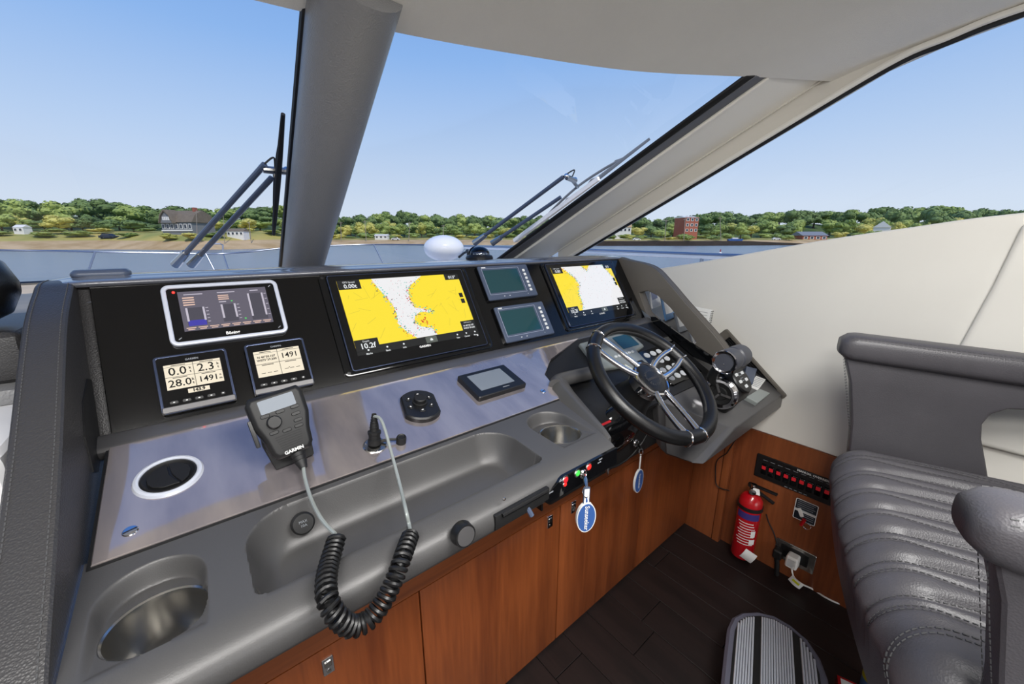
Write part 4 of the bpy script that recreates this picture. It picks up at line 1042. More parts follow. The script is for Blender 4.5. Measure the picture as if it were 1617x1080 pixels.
# ================================================================== cabinets
YC = .711
t0 = None
cab = thing('base_cabinet', 'cherry wood base cabinet with flush doors under the helm console', 'cabinet', (.66, YC, ZF))
def door(x0, x1, label):
    return part('door', MB().box(x0 + .0018, x1 - .0018, YC, YC + .02, ZF + .012, -.8035), 'cherry', cab, bevel=.0012, label=label)
def latch(t, u, v, key=False):
    p = aty(YC, u, v); K = frame((p.x, YC, p.z), (1, 0, 0), (0, 0, 1))
    lp = part('latch', MB(K).prism(rrect(0, 0, .022, .042, .002, 3), 0, .003, .0008), 'chrome', t)
    part('latch_button', MB(K @ T(0, .006, .003)).prism(rrect(0, 0, .014, .014, .002, 3), -.001, .002, .0006), 'steel', t)
    part('keyhole', MB(K @ T(0, -.012, .0028)).lathe([(0, 0), (.0045, 0), (.004, .0016), (0, .0018)], 14), 'steel', t)
    if key: part('key_blade', MB(K @ T(0, -.004, .003)).box(-.0015, .0015, -.006, .006, 0, .030), 'steel', t); part('key_bow', MB(K @ T(0, -.004, .030)).tube([(0, -.004, 0), (-.004, .006, .012), (.012, .004, .016)], .003, 6), 'steel', t)
d0 = door(-.205, .302, 'cherry wood cabinet door under the left end of the console, with steel latch'); latch(d0, 518, 1050)
d1 = door(.302, .782, 'cherry wood cabinet door under the middle of the console, with latch near its top corner'); latch(d1, 868, 823)
d2 = door(.782, 1.257, 'cherry wood cabinet door with a key in its latch'); latch(d2, 905, 800, True)
d3 = door(1.257, 1.693, 'narrow cherry wood panel door by the corner, without latch')
b = MB(); b.box(-.205, 1.693, YC, YC + .02, -.8005, -.50)
part('fascia_rail', b, 'cherry_h', cab, bevel=.001)
b = MB(); b.box(-.205, 1.70, YC + .021, YC + .05, ZF, -.51); part('carcass', b, 'matt_black', cab)
# corner return and post on the starboard side
b = MB(); b.box(1.693, XW, .590, YC + .02, ZF, -.56); part('return_panel', b, 'cherry_y', cab, bevel=.001)
b = MB(); b.box(1.690, XW, .557, .587, ZF, -.56); part('corner_post', b, 'cherry_y', cab, bevel=.002)

# ------------------------------------------------------------------ console front: knob, flap, switch panel, keys
def face(u, v, y=.421): return aty(y, u, v)
p = face(733, 846, .412); K = frame((p.x, .423, p.z), (1, 0, 0), (0, .15, 1))
t = thing('round_knob', 'black round knob with silver face on the console front', 'knob', p)
part('skirt', MB(K).lathe([(0, 0), (.017, 0), (.018, .003), (.0165, .016), (0, .016)], 32), 'black_plastic', t)
part('face', MB(K).lathe([(0, .0155), (.0145, .0155), (.014, .0172), (0, .0178)], 32), 'trim_grey', t)
b = MB(); a = face(783, 822, .418); c = face(868, 776, .418)
t = thing('hinged_flap', 'black hinged flap bracket under the console lip', 'bracket', a)
part('flap', MB().add([(a.x, .4185, a.z + .006), (c.x, .4185, c.z + .008), (c.x, .4185, c.z - .016), (a.x, .4185, a.z - .020), (a.x, .434, a.z + .006), (c.x, .434, c.z + .008), (c.x, .434, c.z - .02), (a.x, .434, a.z - .028)], [(0, 3, 2, 1), (4, 5, 6, 7), (0, 1, 5, 4), (3, 7, 6, 2), (0, 4, 7, 3), (1, 2, 6, 5)]), 'matt_black', t, bevel=.002)
part('hinge_bar', MB().tube([(a.x + .012, .4165, a.z + .004), (c.x - .006, .4165, c.z + .006)], .0035, 8), 'black_plastic', t)
p = face(835, 803, .418); part('catch', MB().tube([(p.x, .422, p.z), (p.x + .004, .414, p.z - .014)], .0045, 8), 'slate_bezel', t)
part('screw_head', MB(frame(face(796, 788, .423), (1, 0, 0), (0, .3, 1))).lathe([(0, 0), (.003, 0), (.0024, .0012), (0, .0016)], 12), 'chrome', None, label='small chrome screw in the console front', cat='screw')

t = thing('engine_start_board', 'black engine start panel with coloured buttons at the console front', 'switch panel', (.52, .42, -.455))
KS = frame((0, .4200, -.433), (1, 0, 0), (0, .06, 1))
part('plate', MB(KS).prism([(.420, -.0125), (.428, -.019), (.628, -.019), (.629, .017), (.468, .018), (.441, .006)], -.006, .0005, .0006), 'bezel_black', t)
def fp(u, v): return loc_px(KS, u, v)
for u, v, m, r_ in ((892, 747, 'red_switch', .0062), (911, 735, 'green_lamp', .0062), (929, 725, 'red_lamp', .0062), (891, 764, 'red_lamp', .0042)):
    x, y = fp(u, v); y = min(max(y, -.010), .010)
    part('button_ring', MB(KS @ T(x, y, 0)).lathe([(r_ * .95, 0), (r_ * 1.3, .0), (r_ * 1.35, .0015), (r_ * 1.0, .0025), (r_ * .95, .001)], 22), 'steel', t)
    part('button', MB(KS @ T(x, y, 0)).lathe([(0, 0), (r_, 0), (r_, .002), (r_ * .8, .0034), (0, .0038)], 20), m, t)
x, y = fp(920, 748); kx, ky = x, max(y, -.010)
part('key_barrel', MB(KS @ T(kx, ky, 0)).lathe([(0, 0), (.009, 0), (.0092, .0025), (.0075, .0045), (.0055, .003), (0, .003)], 26), 'chrome', t)
for k, (u, v) in enumerate(((948, 722), (946, 730), (870, 777), (886, 754))):
    x, y = fp(u, v); part('legend', MB(KS @ T(x, min(max(y, -.012), .012), .0005)).box(-.005, .005, -.0011, .0011, 0, .0004), 'print_grey', t)

def fob(root_p, label, top, tag_c, hw, hh, yaw, plate):
    t = thing('key_fob', label, 'key fob', root_p)
    tag_c = Vector(tag_c); up = Vector((0, 0, 1))
    rc_ = Vector((tag_c.x, root_p.y - .026, root_p.z - .012)); ke = rc_ + Vector((0, 0, .009))
    part('key', MB().tube([root_p, root_p.lerp(ke, .5) + Vector((0, 0, .002)), ke], [.003, .0045, .003], 8), 'steel', t)
    part('key_ring', MB().tube([rc_ + Vector((.0095 * cos(a), .003 * sin(a), .0095 * sin(a))) for a in [2 * pi * i / 20 for i in range(20)]], .0009, 6, closed=True), 'chrome', t)
    K = frame(tag_c, (cos(yaw), -sin(yaw), 0), up)
    if plate:
        Kp = frame((rc_ + tag_c + up * hh) / 2 , (cos(yaw), -sin(yaw), 0), up)
        part('key_tag', MB(Kp).prism(rrect(0, 0, .0125, .042, .002, 3), -.001, .001), 'slate_bezel', t); part('tag_label', MB(Kp).prism(rrect(0, 0, .0095, .036, .001, 3), .001, .0013), 'print_white', t)
    part('strap', MB().tube([rc_ + Vector((0, 0, -.009)), tag_c + up * (hh + .002)], .0022, 8), 'print_white' if not plate else 'key_blue', t)
    fl = part('float', MB(K).prism(ell(0, 0, hw, hh, 32), -.004, .0035, .001), 'key_blue', t, label='blue oval float')
    part('float_edge', MB(K).ring(ell(0, 0, hw + .0012, hh + .0012, 32), ell(0, 0, hw - .0004, hh - .0004, 32), -.0035, .003), 'print_white', fl)
    txt('lettering', 'Sunseeker', .0125, K @ T(.0, 0, .0039) @ RZ(-pi / 2), 'print_white', fl, bold=.0002)
    return t
r0 = KS @ Vector((kx, ky, .004))
yk = r0.y - .028
fob(r0, 'blue oval key fob hanging from the start panel', r0 + Vector((.007, -.026, -.012)), aty(yk, 925, 816), .0178, .0300, .45, True)
# second key in the column well
KW = frame((0, .598, -.60), (1, 0, 0), (0, 0, 1))
t = thing('engine_switch', 'red lit switch on black well beside the steering column', 'switch', aty(.598, 998, 690))
x, y = loc_px(KW, 998, 686); part('lens', MB(KW @ T(x, y, 0)).lathe([(0, -.002), (.0105, -.002), (.010, .006), (.006, .009), (0, .0095)], 20), 'red_lamp', t)
part('bezel', MB(KW @ T(x, y, 0)).lathe([(.0105, 0), (.0135, 0), (.013, .003), (.0108, .004)], 24), 'black_plastic', t)
x2, y2 = loc_px(KW, 1003, 699)
t2 = thing('ignition_lock', 'round chrome ignition lock under the red switch', 'lock', aty(.598, 1003, 702))
part('barrel', MB(KW @ T(x2, y2, 0)).lathe([(0, -.002), (.0125, -.002), (.0130, .003), (.0105, .006), (.0075, .004), (0, .004)], 26), 'chrome', t2)
part('core', MB(KW @ T(x2, y2, .004)).lathe([(0, 0), (.007, 0), (.006, .002), (0, .0022)], 18), 'matt_black', t2)
r1 = KW @ Vector((x2, y2, .005))
fob(r1, 'blue oval key fob hanging below the steering wheel', r1, aty(r1.y - .026, 1008, 759), .0225, .0385, -.02, False)

# ------------------------------------------------------------------ starboard lower wall
KWL = frame((XW, 0, 0), (0, -1, 0), (0, 0, 1), (-1, 0, 0))       # local x aft, y up, z into the cabin
def sw(u, v): return loc_px(KWL, u, v)
t = thing('override_panel', 'black manual override panel with a row of red rockers on the wooden wall', 'switch panel', (XW, .30, -.96))
x0, y1 = sw(1200, 716); y0 = sw(1193, 750)[1]; pitch = .0262
bp = part('plate', MB(KWL).prism(rrect(x0 + .155, (y0 + y1) / 2, .325, y1 - y0, .004, 3), 0, .006, .0015), 'black_plastic', t)
for k in range(10):
    cx = x0 + .026 + k * pitch; cy = (y0 + y1) / 2 - .006
    rk = part('rocker', MB(KWL @ T(cx, cy, .006) @ RX(.12)).prism(rrect(0, 0, .020, .046, .002, 3), -.002, .007, .002), 'bezel_black', t)
    part('red_lens', MB(KWL @ T(cx, cy + .010, .0135)).prism(rrect(0, 0, .0145, .017, .002, 3), -.003, .0016, .0005), 'red_switch', rk)
    part('legend', MB(KWL @ T(cx, y1 - .018, .0062)).box(-.008, .008, -.0008, .0008, 0, .0004), 'print_grey', bp)
txt('lettering', 'MANUAL OVERRIDE SWITCHES', .0115, KWL @ T(x0 + .215, y1 - .008, .0063), 'print_white', bp, bold=.0003)
for k in range(5): part('legend', MB(KWL @ T(x0 + .11 + k * .016, y0 + .006, .0062)).box(-.005, .005, -.0014, .0014, 0, .0004), 'print_grey', bp)

t = thing('notice_plate', 'dark notice plate with white border on the wooden wall', 'sign', (XW, .28, -1.07))
xa, ya = sw(1258, 785); xb, yb_ = sw(1294, 798); xc, yc_ = sw(1288, 832)
nx_, ny_ = (xa + xb) / 2, (ya + yc_) / 2 - .0; nw, nh = xb - xa, ya - yc_
pl_ = part('plate', MB(KWL).prism(rrect(nx_, ny_, nw, nh, .005, 4), 0, .002), 'navy_plate', t)
part('border', MB(KWL).ring(rrect(nx_, ny_, nw, nh, .005, 4), rrect(nx_, ny_, nw - .005, nh - .005, .004, 4), .0018, .0024), 'print_white', pl_)
part('band', MB(KWL @ T(nx_, ny_ - nh * .03, .002)).box(-nw / 2, nw / 2, -.006, .004, 0, .0006), 'print_white', pl_)
for k in range(5): part('print_line', MB(KWL @ T(nx_, ny_ + nh * .40 - k * .0085, .002)).box(-nw * .40, nw * (.40 - .08 * (k % 2)), -.0014, .0014, 0, .0006), 'print_grey', pl_)
for k in range(3): part('print_line', MB(KWL @ T(nx_ + .008, ny_ - nh * .16 - k * .0085, .002)).box(-nw * .25, nw * .30, -.0014, .0014, 0, .0006), 'print_grey', pl_)
kx_, ky_ = sw(1265, 808)
t = thing('hanging_key_tag', 'white tag with red float and ring hanging on the notice plate', 'key tag', (XW - .01, -kx_, ky_ - .05))
part('white_tag', MB(KWL @ T(kx_, ky_, .006) @ RZ(.45)).prism(rrect(0, 0, .013, .034, .003, 4), 0, .003, .0008), 'white_plastic', t)
part('red_float', MB(KWL @ T(kx_ + .015, ky_ - .032, .012) @ RZ(-.3)).lathe([(0, 0), (.004, 0), (.004, .001), (0, .001)], 8), 'red_paint', t)
part('red_float', MB().tube([KWL @ Vector((kx_ + .017, ky_ - .020, .010)), KWL @ Vector((kx_ + .010, ky_ - .050, .012))], [.007, .0055], 12), 'red_paint', t)
part('ring', MB(KWL @ T(kx_ + .028, ky_ - .045, .008)).tube([(.013 * cos(a), .013 * sin(a), 0) for a in [2 * pi * i / 24 for i in range(24)]], .0012, 6, closed=True), 'chrome', t)

# socket plate with plugs
xa, ya = sw(1227, 848); xb, yb_ = sw(1290, 879); yc_ = sw(1281, 905)[1]
sx0, sy0, sw_, sh_ = (xa + xb) / 2, (ya + yc_) / 2, xb - xa, .086
t = thing('power_outlet', 'steel double power outlet low on the wooden wall', 'power outlet', (XW, -sx0, sy0 - .045))
op = part('plate', MB(KWL).prism(rrect(sx0, sy0, sw_, sh_, .004, 4), 0, .005, .0015), 'steel', t)
part('insert', MB(KWL).prism(rrect(sx0, sy0 + .002, sw_ * .70, sh_ * .62, .003, 4), .0045, .008, .001), 'black_plastic', op)
px_, py_ = sw(1253, 884)
t = thing('white_plug', 'white square charger plug with printed face in the outlet', 'plug', (XW - .03, -px_, py_ - .03))
ch = part('body', MB(KWL @ T(px_ + .002, py_ + .012, .006)).prism(rrect(0, 0, .040, .052, .007, 5), 0, .040, .005), 'white_plastic', t)
for k in range(6): part('print_line', MB(KWL @ T(px_ + .002, py_ + .026 - k * .0055, .0462)).box(-.013, .013 - .003 * (k % 3), -.0012, .0012, 0, .0003), 'print_grey', ch)
cord = [KWL @ Vector((px_ + .002, py_ - .014, .026)), atx(XW - .035, 1253, 910), atx(XW - .06, 1266, 922), atz(ZF + .004, 1283, 930), atz(ZF + .004, 1303, 943), atz(ZF + .004, 1325, 953), atz(ZF + .004, 1345, 955), atz(ZF + .004, 1372, 962), atz(ZF + .004, 1400, 985)]
part('charger_cable', MB().tube(spline(cord, 8), .0032, 8), 'white_plastic', None, label='white charger cord lying along the foot of the wall', cat='cord')
cl_ = aty(.25, 1257, 922); KC = frame(atx(XW - .055, 1257, 919), (0, -.9, -.35), (0, -.35, .9), (-1, 0, 0))
tg = part('cord_tag', MB(KC).grid(lambda u, v: (-.022 + .044 * u, -.016 + .032 * v, .006 * sin(u * 3)), 8, 4), 'white_paper', None, label='white and yellow paper tag on the white charger cord', cat='tag')
part('yellow_print', MB(KC).box(-.014, .012, -.002, .008, .0058, .0066), 'yellow_label', tg)
bx_, by_ = sw(1229, 868)
t = thing('black_plug', 'black plug with dangling lead in the outlet beside the white plug', 'plug', (XW - .02, -bx_, by_ - .08))
part('body', MB(KWL @ T(bx_ + .006, by_, .006)).prism(rrect(0, 0, .032, .040, .006, 4), 0, .034, .005), 'black_rubber', t)
part('lead', MB().tube(spline([KWL @ Vector((bx_ + .006, by_ - .02, .03)), atx(XW - .03, 1227, 893), atx(XW - .035, 1226, 908)], 8), [.009] * 17, 10), 'black_rubber', t)
lead = [atx(XW - .03, 1228, 862), atx(XW - .03, 1222, 842), atx(XW - .03, 1214, 825), atx(XW - .035, 1210, 812)]
part('black_lead', MB().tube(spline(lead, 8), .0026, 6), 'black_rubber', None, label='thin black lead rising from outlet beside the fire extinguisher', cat='cord')
lead2 = [atx(1.70, 1198, 653), atx(1.69, 1182, 674), atx(1.685, 1165, 690), atx(1.683, 1150, 712), atx(1.683, 1147, 716), atx(1.683, 1132, 728), atx(1.683, 1130, 752), atx(1.683, 1133, 768), atx(1.683, 1152, 775)]
part('black_lead', MB().tube(spline(lead2, 8), .0022, 6), 'black_rubber', None, label='thin black lead looping down below the pod shelf', cat='cord')

# fire extinguisher
EB = Vector((XW - .066, .425, ZF)); p = hit((XW - .066, 0, 0), (1, 0, 0), 1172, 862); EB = Vector((XW - .056, p.y, hit((XW - .056, 0, 0), (1, 0, 0), 1168, 872).z))
EH = hit((XW - .066, 0, 0), (1, 0, 0), 1192, 783); bh = EH.z - EB.z
K = T(EB.x, EB.y, EB.z); R_ = .044
t = thing('fire_extinguisher', 'red fire extinguisher strapped to the wooden wall', 'fire extinguisher', EB)
cyl_ = part('cylinder', MB(K).lathe([(0, 0), (R_ * .92, 0), (R_, .008), (R_, bh - .045), (R_ * .93, bh - .022), (R_ * .66, bh - .004), (R_ * .40, bh + .004), (R_ * .34, bh + .014), (0, bh + .014)], 40), 'red_paint', t)
an = atan2(-EB.y, -EB.x)
def wrap(z0, z1, a0, a1, dr=.0006): return MB(K).grid(lambda u, v: ((R_ + dr) * cos(an + a0 + (a1 - a0) * u), (R_ + dr) * sin(an + a0 + (a1 - a0) * u), z0 + (z1 - z0) * v), 16, 2)
part('blue_band', wrap(bh * .66, bh * .76, -1.0, 1.0), 'print_blue', cyl_)
for k in range(9): part('print_line', wrap(bh * (.60 - k * .042), bh * (.60 - k * .042) + .0032, -.75 + .1 * (k % 3), .55 + .1 * ((k * 7) % 3), .0007), 'print_white', cyl_)
part('pictogram', wrap(bh * .40, bh * .50, .45, .85, .0008), 'print_white', cyl_); part('pictogram', wrap(bh * .28, bh * .36, .40, .90, .0008), 'print_white', cyl_)
part('valve', MB(K @ T(0, 0, bh + .010)).lathe([(0, 0), (.016, 0), (.016, .018), (.011, .022), (.011, .034), (0, .034)], 20), 'chrome', t)
gk = K @ T(.018 * cos(an) , .018 * sin(an), bh + .020) @ RZ(an) @ RY(pi / 2)
part('gauge', MB(gk).lathe([(0, 0), (.013, 0), (.013, .008), (.011, .009), (0, .009)], 20), 'steel', t)
for dz, rr in ((.040, .0), (.026, -.35)):
    hd = MB(K @ T(0, 0, bh + dz) @ RZ(-pi / 2) @ RY(rr * -1)); hd.box(-.020, .085, -.008, .008, -.004, .004); part('lever', hd, 'black_plastic', t, bevel=.003)
part('hang_tag', MB(frame(K @ Vector((-.02, -.02, bh + .028)), (.2, -.9, 0), (0, .2, 1))).prism(rrect(0, 0, .020, .026, .003, 3), 0, .001), 'white_paper', t)
part('paper_tag', MB(frame(K @ Vector((-.050, -.038, .045)), (.25, -.9, -.35), (-.1, -.35, .9))).grid(lambda u, v: (-.022 + .045 * u, -.030 + .060 * v, .006 * sin(v * 3)), 4, 8), 'white_paper', t)
b = MB(K).ring([( (R_ + .003) * cos(2 * pi * i / 36), (R_ + .003) * sin(2 * pi * i / 36)) for i in range(36)], [((R_ + .0003) * cos(2 * pi * i / 36), (R_ + .0003) * sin(2 * pi * i / 36)) for i in range(36)], bh * .79, bh * .84)
part('strap', b, 'black_rubber', t)
part('wall_bracket', MB().box(EB.x + R_ * .6, XW + .001, EB.y - .03, EB.y + .03, EB.z + bh * .3, EB.z + bh * .86), 'black_rubber', t, bevel=.004)

# ================================================================== helm seat
CA = radians(18)
CF = frame((1.06, .08, 0), (cos(CA), sin(CA), 0), (-sin(CA), cos(CA), 0))
t = thing('helm_chair', 'wide dark grey leather helm chair with quilted cushion and padded armrests', 'chair', CF @ Vector((0, -.25, ZF)))
ZT = -.575
SEAMS = [-.235 + i * .088 for i in range(7)]
def seam_x(i, fam, y):
    s_ = max(0, min(1, (-y - .03) / .42)); return SEAMS[i] + (1 if fam else -1) * (.020 * sin(pi * s_ * 1.25 + .15) + .006) + .02 * s_
def cush(u, v):
    x = -.385 + .77 * u
    # profile: back to front, then rolling down
    if v < .62: y = -.47 + (.405) * (v / .62); z = 0; ny = 0
    else:
        a = (v - .62) / .38
        if a < .55:
            th_ = a / .55 * pi / 2; y = -.065 + .065 * sin(th_); z = -.075 * (1 - cos(th_)); ny = th_
        else: y = -.0 - .02 * ((a - .55) / .45); z = -.075 - .12 * (a - .55) / .45; ny = pi / 2
    ex = max(0, abs(x) - .325) / .06; z += -.035 * ex * ex
    if ny > 0: y -= .02 * ex * ex
    y += .022 * (1 - (x / .385) ** 2) * (v > .62) * min(1, (v - .62) / .2)
    q = 0
    if -.30 < x < .345 and v < .93:
        for i in range(7):
            for f_ in (0, 1):
                d = abs(x - seam_x(i, f_, y if v < .62 else -.065)); q = max(q, math.exp(-(d / .011) ** 2))
        fade = min(1, (x + .30) / .05) * min(1, (.345 - x) / .05) * min(1, (.93 - v) / .15)
        bulge = .010 * fade * (.55 + .45 * sin(x * 71 + 1)); q = q * fade
        off = bulge - .0125 * q
    else: off = 0
    yy = y + off * sin(ny); zz = ZT + z + off * cos(ny)
    return (x, yy, zz)
b = MB(CF); b.recalc = False; b.grid(cush, 210, 90)
b.grid(lambda u, v: (-.37 + .74 * u, -.47 + .44 * v, ZT - .19), 4, 4)
cu = part('seat_cushion', b, 'leather_seat', t, label='quilted dark grey leather cushion', ang=60)
st_ = MB(CF)
for i in range(7):
    for f_ in (0, 1):
        for dd in (-.0045, .0045):
            pts = []
            for k in range(60):
                v = .06 + .80 * k / 59
                y0 = cush(.5, v)[1]; x = seam_x(i, f_, min(y0, -.065) if v < .62 else -.065) + dd
                if not (-.29 < x < .335): continue
                p = cush((x + .385) / .77, v); pts.append(Vector((p[0], p[1] + (.001 if v > .62 else 0), p[2] + .0012)))
            if len(pts) > 3: stitches(st_, pts, .006, .0035, .0009)
o = part('stitching', st_, 'thread_dark', cu); o['kind'] = 'stuff'
# front bolster seam on the near side
def arc_pts(off):
    return [(lambda p: Vector((p[0], p[1] + .001, p[2] + .0015)))(cush((-.345 + off + .085 * (1 - ((k / 40 - .5) * 2) ** 2) * .6 + .385) / .77, .30 + .55 * k / 40)) for k in range(41)]
for of in (0, .010): part('bolster_seam', stitches(MB(CF), arc_pts(of), .007, .003, .0012), 'thread_dark', cu)

def arm_hit(u, v, x): return hit(CF @ Vector((x, 0, 0)), CF.to_3x3() @ Vector((1, 0, 0)), u, v)
CFI = CF.inverted()
for sg, sd in ((1, 'starboard'), (-1, 'port')):
    xa, xb = (.365, .455) if sg > 0 else (-.455, -.365)
    ztop = -.262 if sg > 0 else -.285; yf = .035 if sg > 0 else .010
    def pad(u, v):
        # lozenge cross section swept aft, nose at the front
        L = .62; s_ = u; y = yf - L * s_; k = min(1, sqrt(max(0, 1 - (1 - min(s_ / .07, 1)) ** 2)) + .0)
        a = 2 * pi * v; cx = (xa + xb) / 2; hw = .046 * (.74 + .26 * k); hh = .038 * (.55 + .45 * k)
        cxs = abs(cos(a)) ** .55 * (1 if cos(a) > 0 else -1); cys = abs(sin(a)) ** .7 * (1 if sin(a) > 0 else -1)
        return (cx + hw * cxs, y, ztop - .034 + hh * cys - .022 * max(0, s_ - .05))
    b = MB(CF); b.grid(pad, 40, 32, cv=True)
    n0 = [pad(0, j / 32) for j in range(32)]; b.poly(n0); b.poly([pad(1, j / 32) for j in range(32)])
    ar = part('armrest', b, 'leather_seat', t, label='padded grey leather armrest', ang=60)
    s_m = MB(CF)
    for vv in (.10, .14, .36, .40): stitches(s_m, [Vector(pad(.03 + .96 * k / 60, vv)) * 1.0 for k in range(61)], .006, .003, .0009)
    part('stitching', s_m, 'thread_dark', ar, kind='stuff')
    xi = .388 if sg > 0 else -.388; x0, x1 = (xi, xi + .045) if sg > 0 else (xi - .045, xi)
    pts = [(.020, -.325), (-.005, -.40), (-.028, -.52), (-.040, -.64), (-.33, -.64), (-.305, -.56), (-.285, -.50), (-.278, -.46), (-.286, -.43), (-.31, -.410), (-.35, -.402), (-.58, -.402), (-.58, -.33)]
    pts = [(y + yf - .035, z) for y, z in pts]
    b = MB(CF @ XYZYZ); b.prism(pts, x0, x1)
    ap = part('arm_panel', b, 'leather_seat', t, label='leather covered arm panel', bevel=.009, seg=3)
    sm = MB(CF)
    for xe in ((x0 + .010), (x1 - .010)): stitches(sm, [Vector((xe, y + yf - .034, z)) for y, z in [(.018 - .06 * (k / 30), -.33 - .26 * (k / 30)) for k in range(31)]], .006, .003, .0006)
    part('stitching', sm, 'thread_dark', ap, kind='stuff')
b = MB(CF); b.box(-.36, .36, -.62, -.47, ZT - .12, .02); part('backrest', b, 'leather_seat', t, bevel=.05, seg=4)
b = MB(CF); b.box(-.34, .34, -.60, -.05, ZT - .26, ZT - .17); part('seat_base', b, 'leather_dark', t, bevel=.02)
b = MB(CF); b.lathe([(0, ZF), (.17, ZF), (.17, ZF + .015), (.07, ZF + .03), (.06, ZT - .24), (0, ZT - .24)], 32, T(0, -.30, 0)); part('pedestal', b, 'steel', t)

# footrest in front of the seat
ZR = -1.19
t = thing('footrest', 'dark framed footrest with ribbed aluminium treads on the floor before the seat', 'footrest', CF @ Vector((0, .05, ZF)))
def drest(s_, n=10):
    o = []
    for sx_ in (1, -1):
        arc = [(.10 + .15 * cos(a), .06 + .15 * sin(a) * .95) for a in [-.35 + (pi / 2 + .35) * i / n for i in range(n + 1)]]
        arc = [(.225, -.06), (.262, .0)] + [(.262 - .0 * i, .0) for i in ()] + [(.19 + .072 * cos(a), .125 + .072 * sin(a)) for a in [0 + pi / 2 * i / n for i in range(n + 1)]]
        o += [(sx_ * x, y) for x, y in (arc if sx_ > 0 else arc[::-1])]
    return o
dpx = [(1132, 1130), (1139, 1080), (1144, 1030), (1149, 990), (1157, 973), (1172, 965), (1196, 964), (1222, 970), (1250, 986), (1276, 1008), (1296, 1038), (1308, 1070), (1314, 1110)]
op_ = []
for u, v in dpx:
    p = CFI @ hit((0, 0, ZR), (0, 0, 1), u, v); op_.append((p.x, p.y))
# mirror the traced starboard half across the seat's middle line
mirr = [(-x, y) for x, y in reversed(op_) if x > -.02]
half = [(x, y) for x, y in op_ if x > -.02]
outl = half + mirr
fr_ = part('frame', MB(CF).prism(outl, ZR - .03, ZR, .008), 'foot_frame', t, label='dark slate moulded frame')
ins = inset(outl if sum(outl[i][0] * outl[(i + 1) % len(outl)][1] - outl[(i + 1) % len(outl)][0] * outl[i][1] for i in range(len(outl))) > 0 else outl[::-1], .020)
part('rubber_bed', MB(CF).prism(ins, ZR - .005, ZR + .0015), 'black_rubber', t)
ys = [p[1] for p in ins]; ymin, ymax = min(ys), max(ys)
def span(y):
    xs_ = []
    for i in range(len(ins)):
        a, c = ins[i], ins[(i + 1) % len(ins)]
        if (a[1] - y) * (c[1] - y) < 0: xs_.append(a[0] + (c[0] - a[0]) * (y - a[1]) / (c[1] - a[1]))
    return (min(xs_), max(xs_)) if len(xs_) >= 2 else None
H_ = ymax - ymin
for f0, f1 in ((.03, .25), (.33, .72), (.80, .97)):
    nr = int((f1 - f0) * H_ / .0062)
    for k in range(nr):
        y = ymax - H_ * (f0 + (f1 - f0) * (k + .5) / nr); sp_ = span(y)
        if not sp_: continue
        w_ = H_ * (f1 - f0) / nr
        part('tread_rib', MB(CF).box(sp_[0] + .004, sp_[1] - .004, y - w_ * .40, y + w_ * .40, ZR, ZR + .0045), 'alu', t, bevel=.0012, seg=1)
part('bracket', MB(CF).box(-.06, .06, -.30, -.02, ZR - .05, ZR - .031), 'steel', t, bevel=.004)
part('leg', MB(CF).cyl((0, .06, ZF), (0, .06, ZR - .03), .02, n=16), 'steel', t)

# clutter on the floor by the seat
p = atz(ZF, 1378, 1092); t = thing('cleaner_bottle', 'blue and yellow bottle standing on the floor beside the seat', 'bottle', p)
K = T(p.x, p.y, ZF)
part('body', MB(K).lathe([(0, 0), (.030, 0), (.032, .006), (.032, .10), (.028, .125), (.014, .14), (.012, .155), (0, .155)], 24), 'blue_label', t)
part('label', MB(K).lathe([(.0325, .045), (.0327, .046), (.0327, .085), (.0325, .086)], 24), 'yellow_label', t)
part('cap', MB(K).lathe([(0, .153), (.014, .153), (.013, .178), (0, .180)], 18), 'white_plastic', t)
p = atz(ZF + .03, 1345, 1098); bx2 = part('small_box', MB(T(p.x, p.y, ZF) @ RZ(.3)).box(-.05, .05, -.03, .03, 0, .03), 'red_paint', None, label='small red and white box on the floor beside the seat', cat='box', bevel=.002)
part('lid_label', MB(T(p.x, p.y, ZF) @ RZ(.3)).box(-.042, .042, -.022, .022, .0301, .0306), 'print_white', bx2)

# ================================================================== port side of the console: companionway coaming
t = thing('companionway_coaming', 'dark leather roll and padded ledge above a white companionway moulding', 'coaming', (-.6, 1.15, ZF))
b = MB(); pts = [(-1.2, 1.10, -.080), (-.5, 1.10, -.080), (-.32, 1.10, -.079), (-.275, 1.10, -.079), (-.250, 1.10, -.080), (-.236, 1.10, -.081)]
b.tube(pts, [.066, .066, .066, .060, .046, .014], 24); part('leather_roll', b, 'leather_black', t, label='black leather roll', ang=80)
b = MB(); b.box(-1.4, -.232, 1.02, 1.30, -.238, -.148); part('padded_ledge', b, 'leather_dark', t, bevel=.02, seg=3)
b = MB(); b.box(-1.4, -.225, .98, 1.45, -.262, -.236); part('grey_strip', b, 'pillar_leather', t, bevel=.006)
b = MB(); b.box(-1.4, -.220, .75, 1.45, ZF, -.262); part('white_moulding', b, 'gel_white', t, bevel=.015, seg=3)

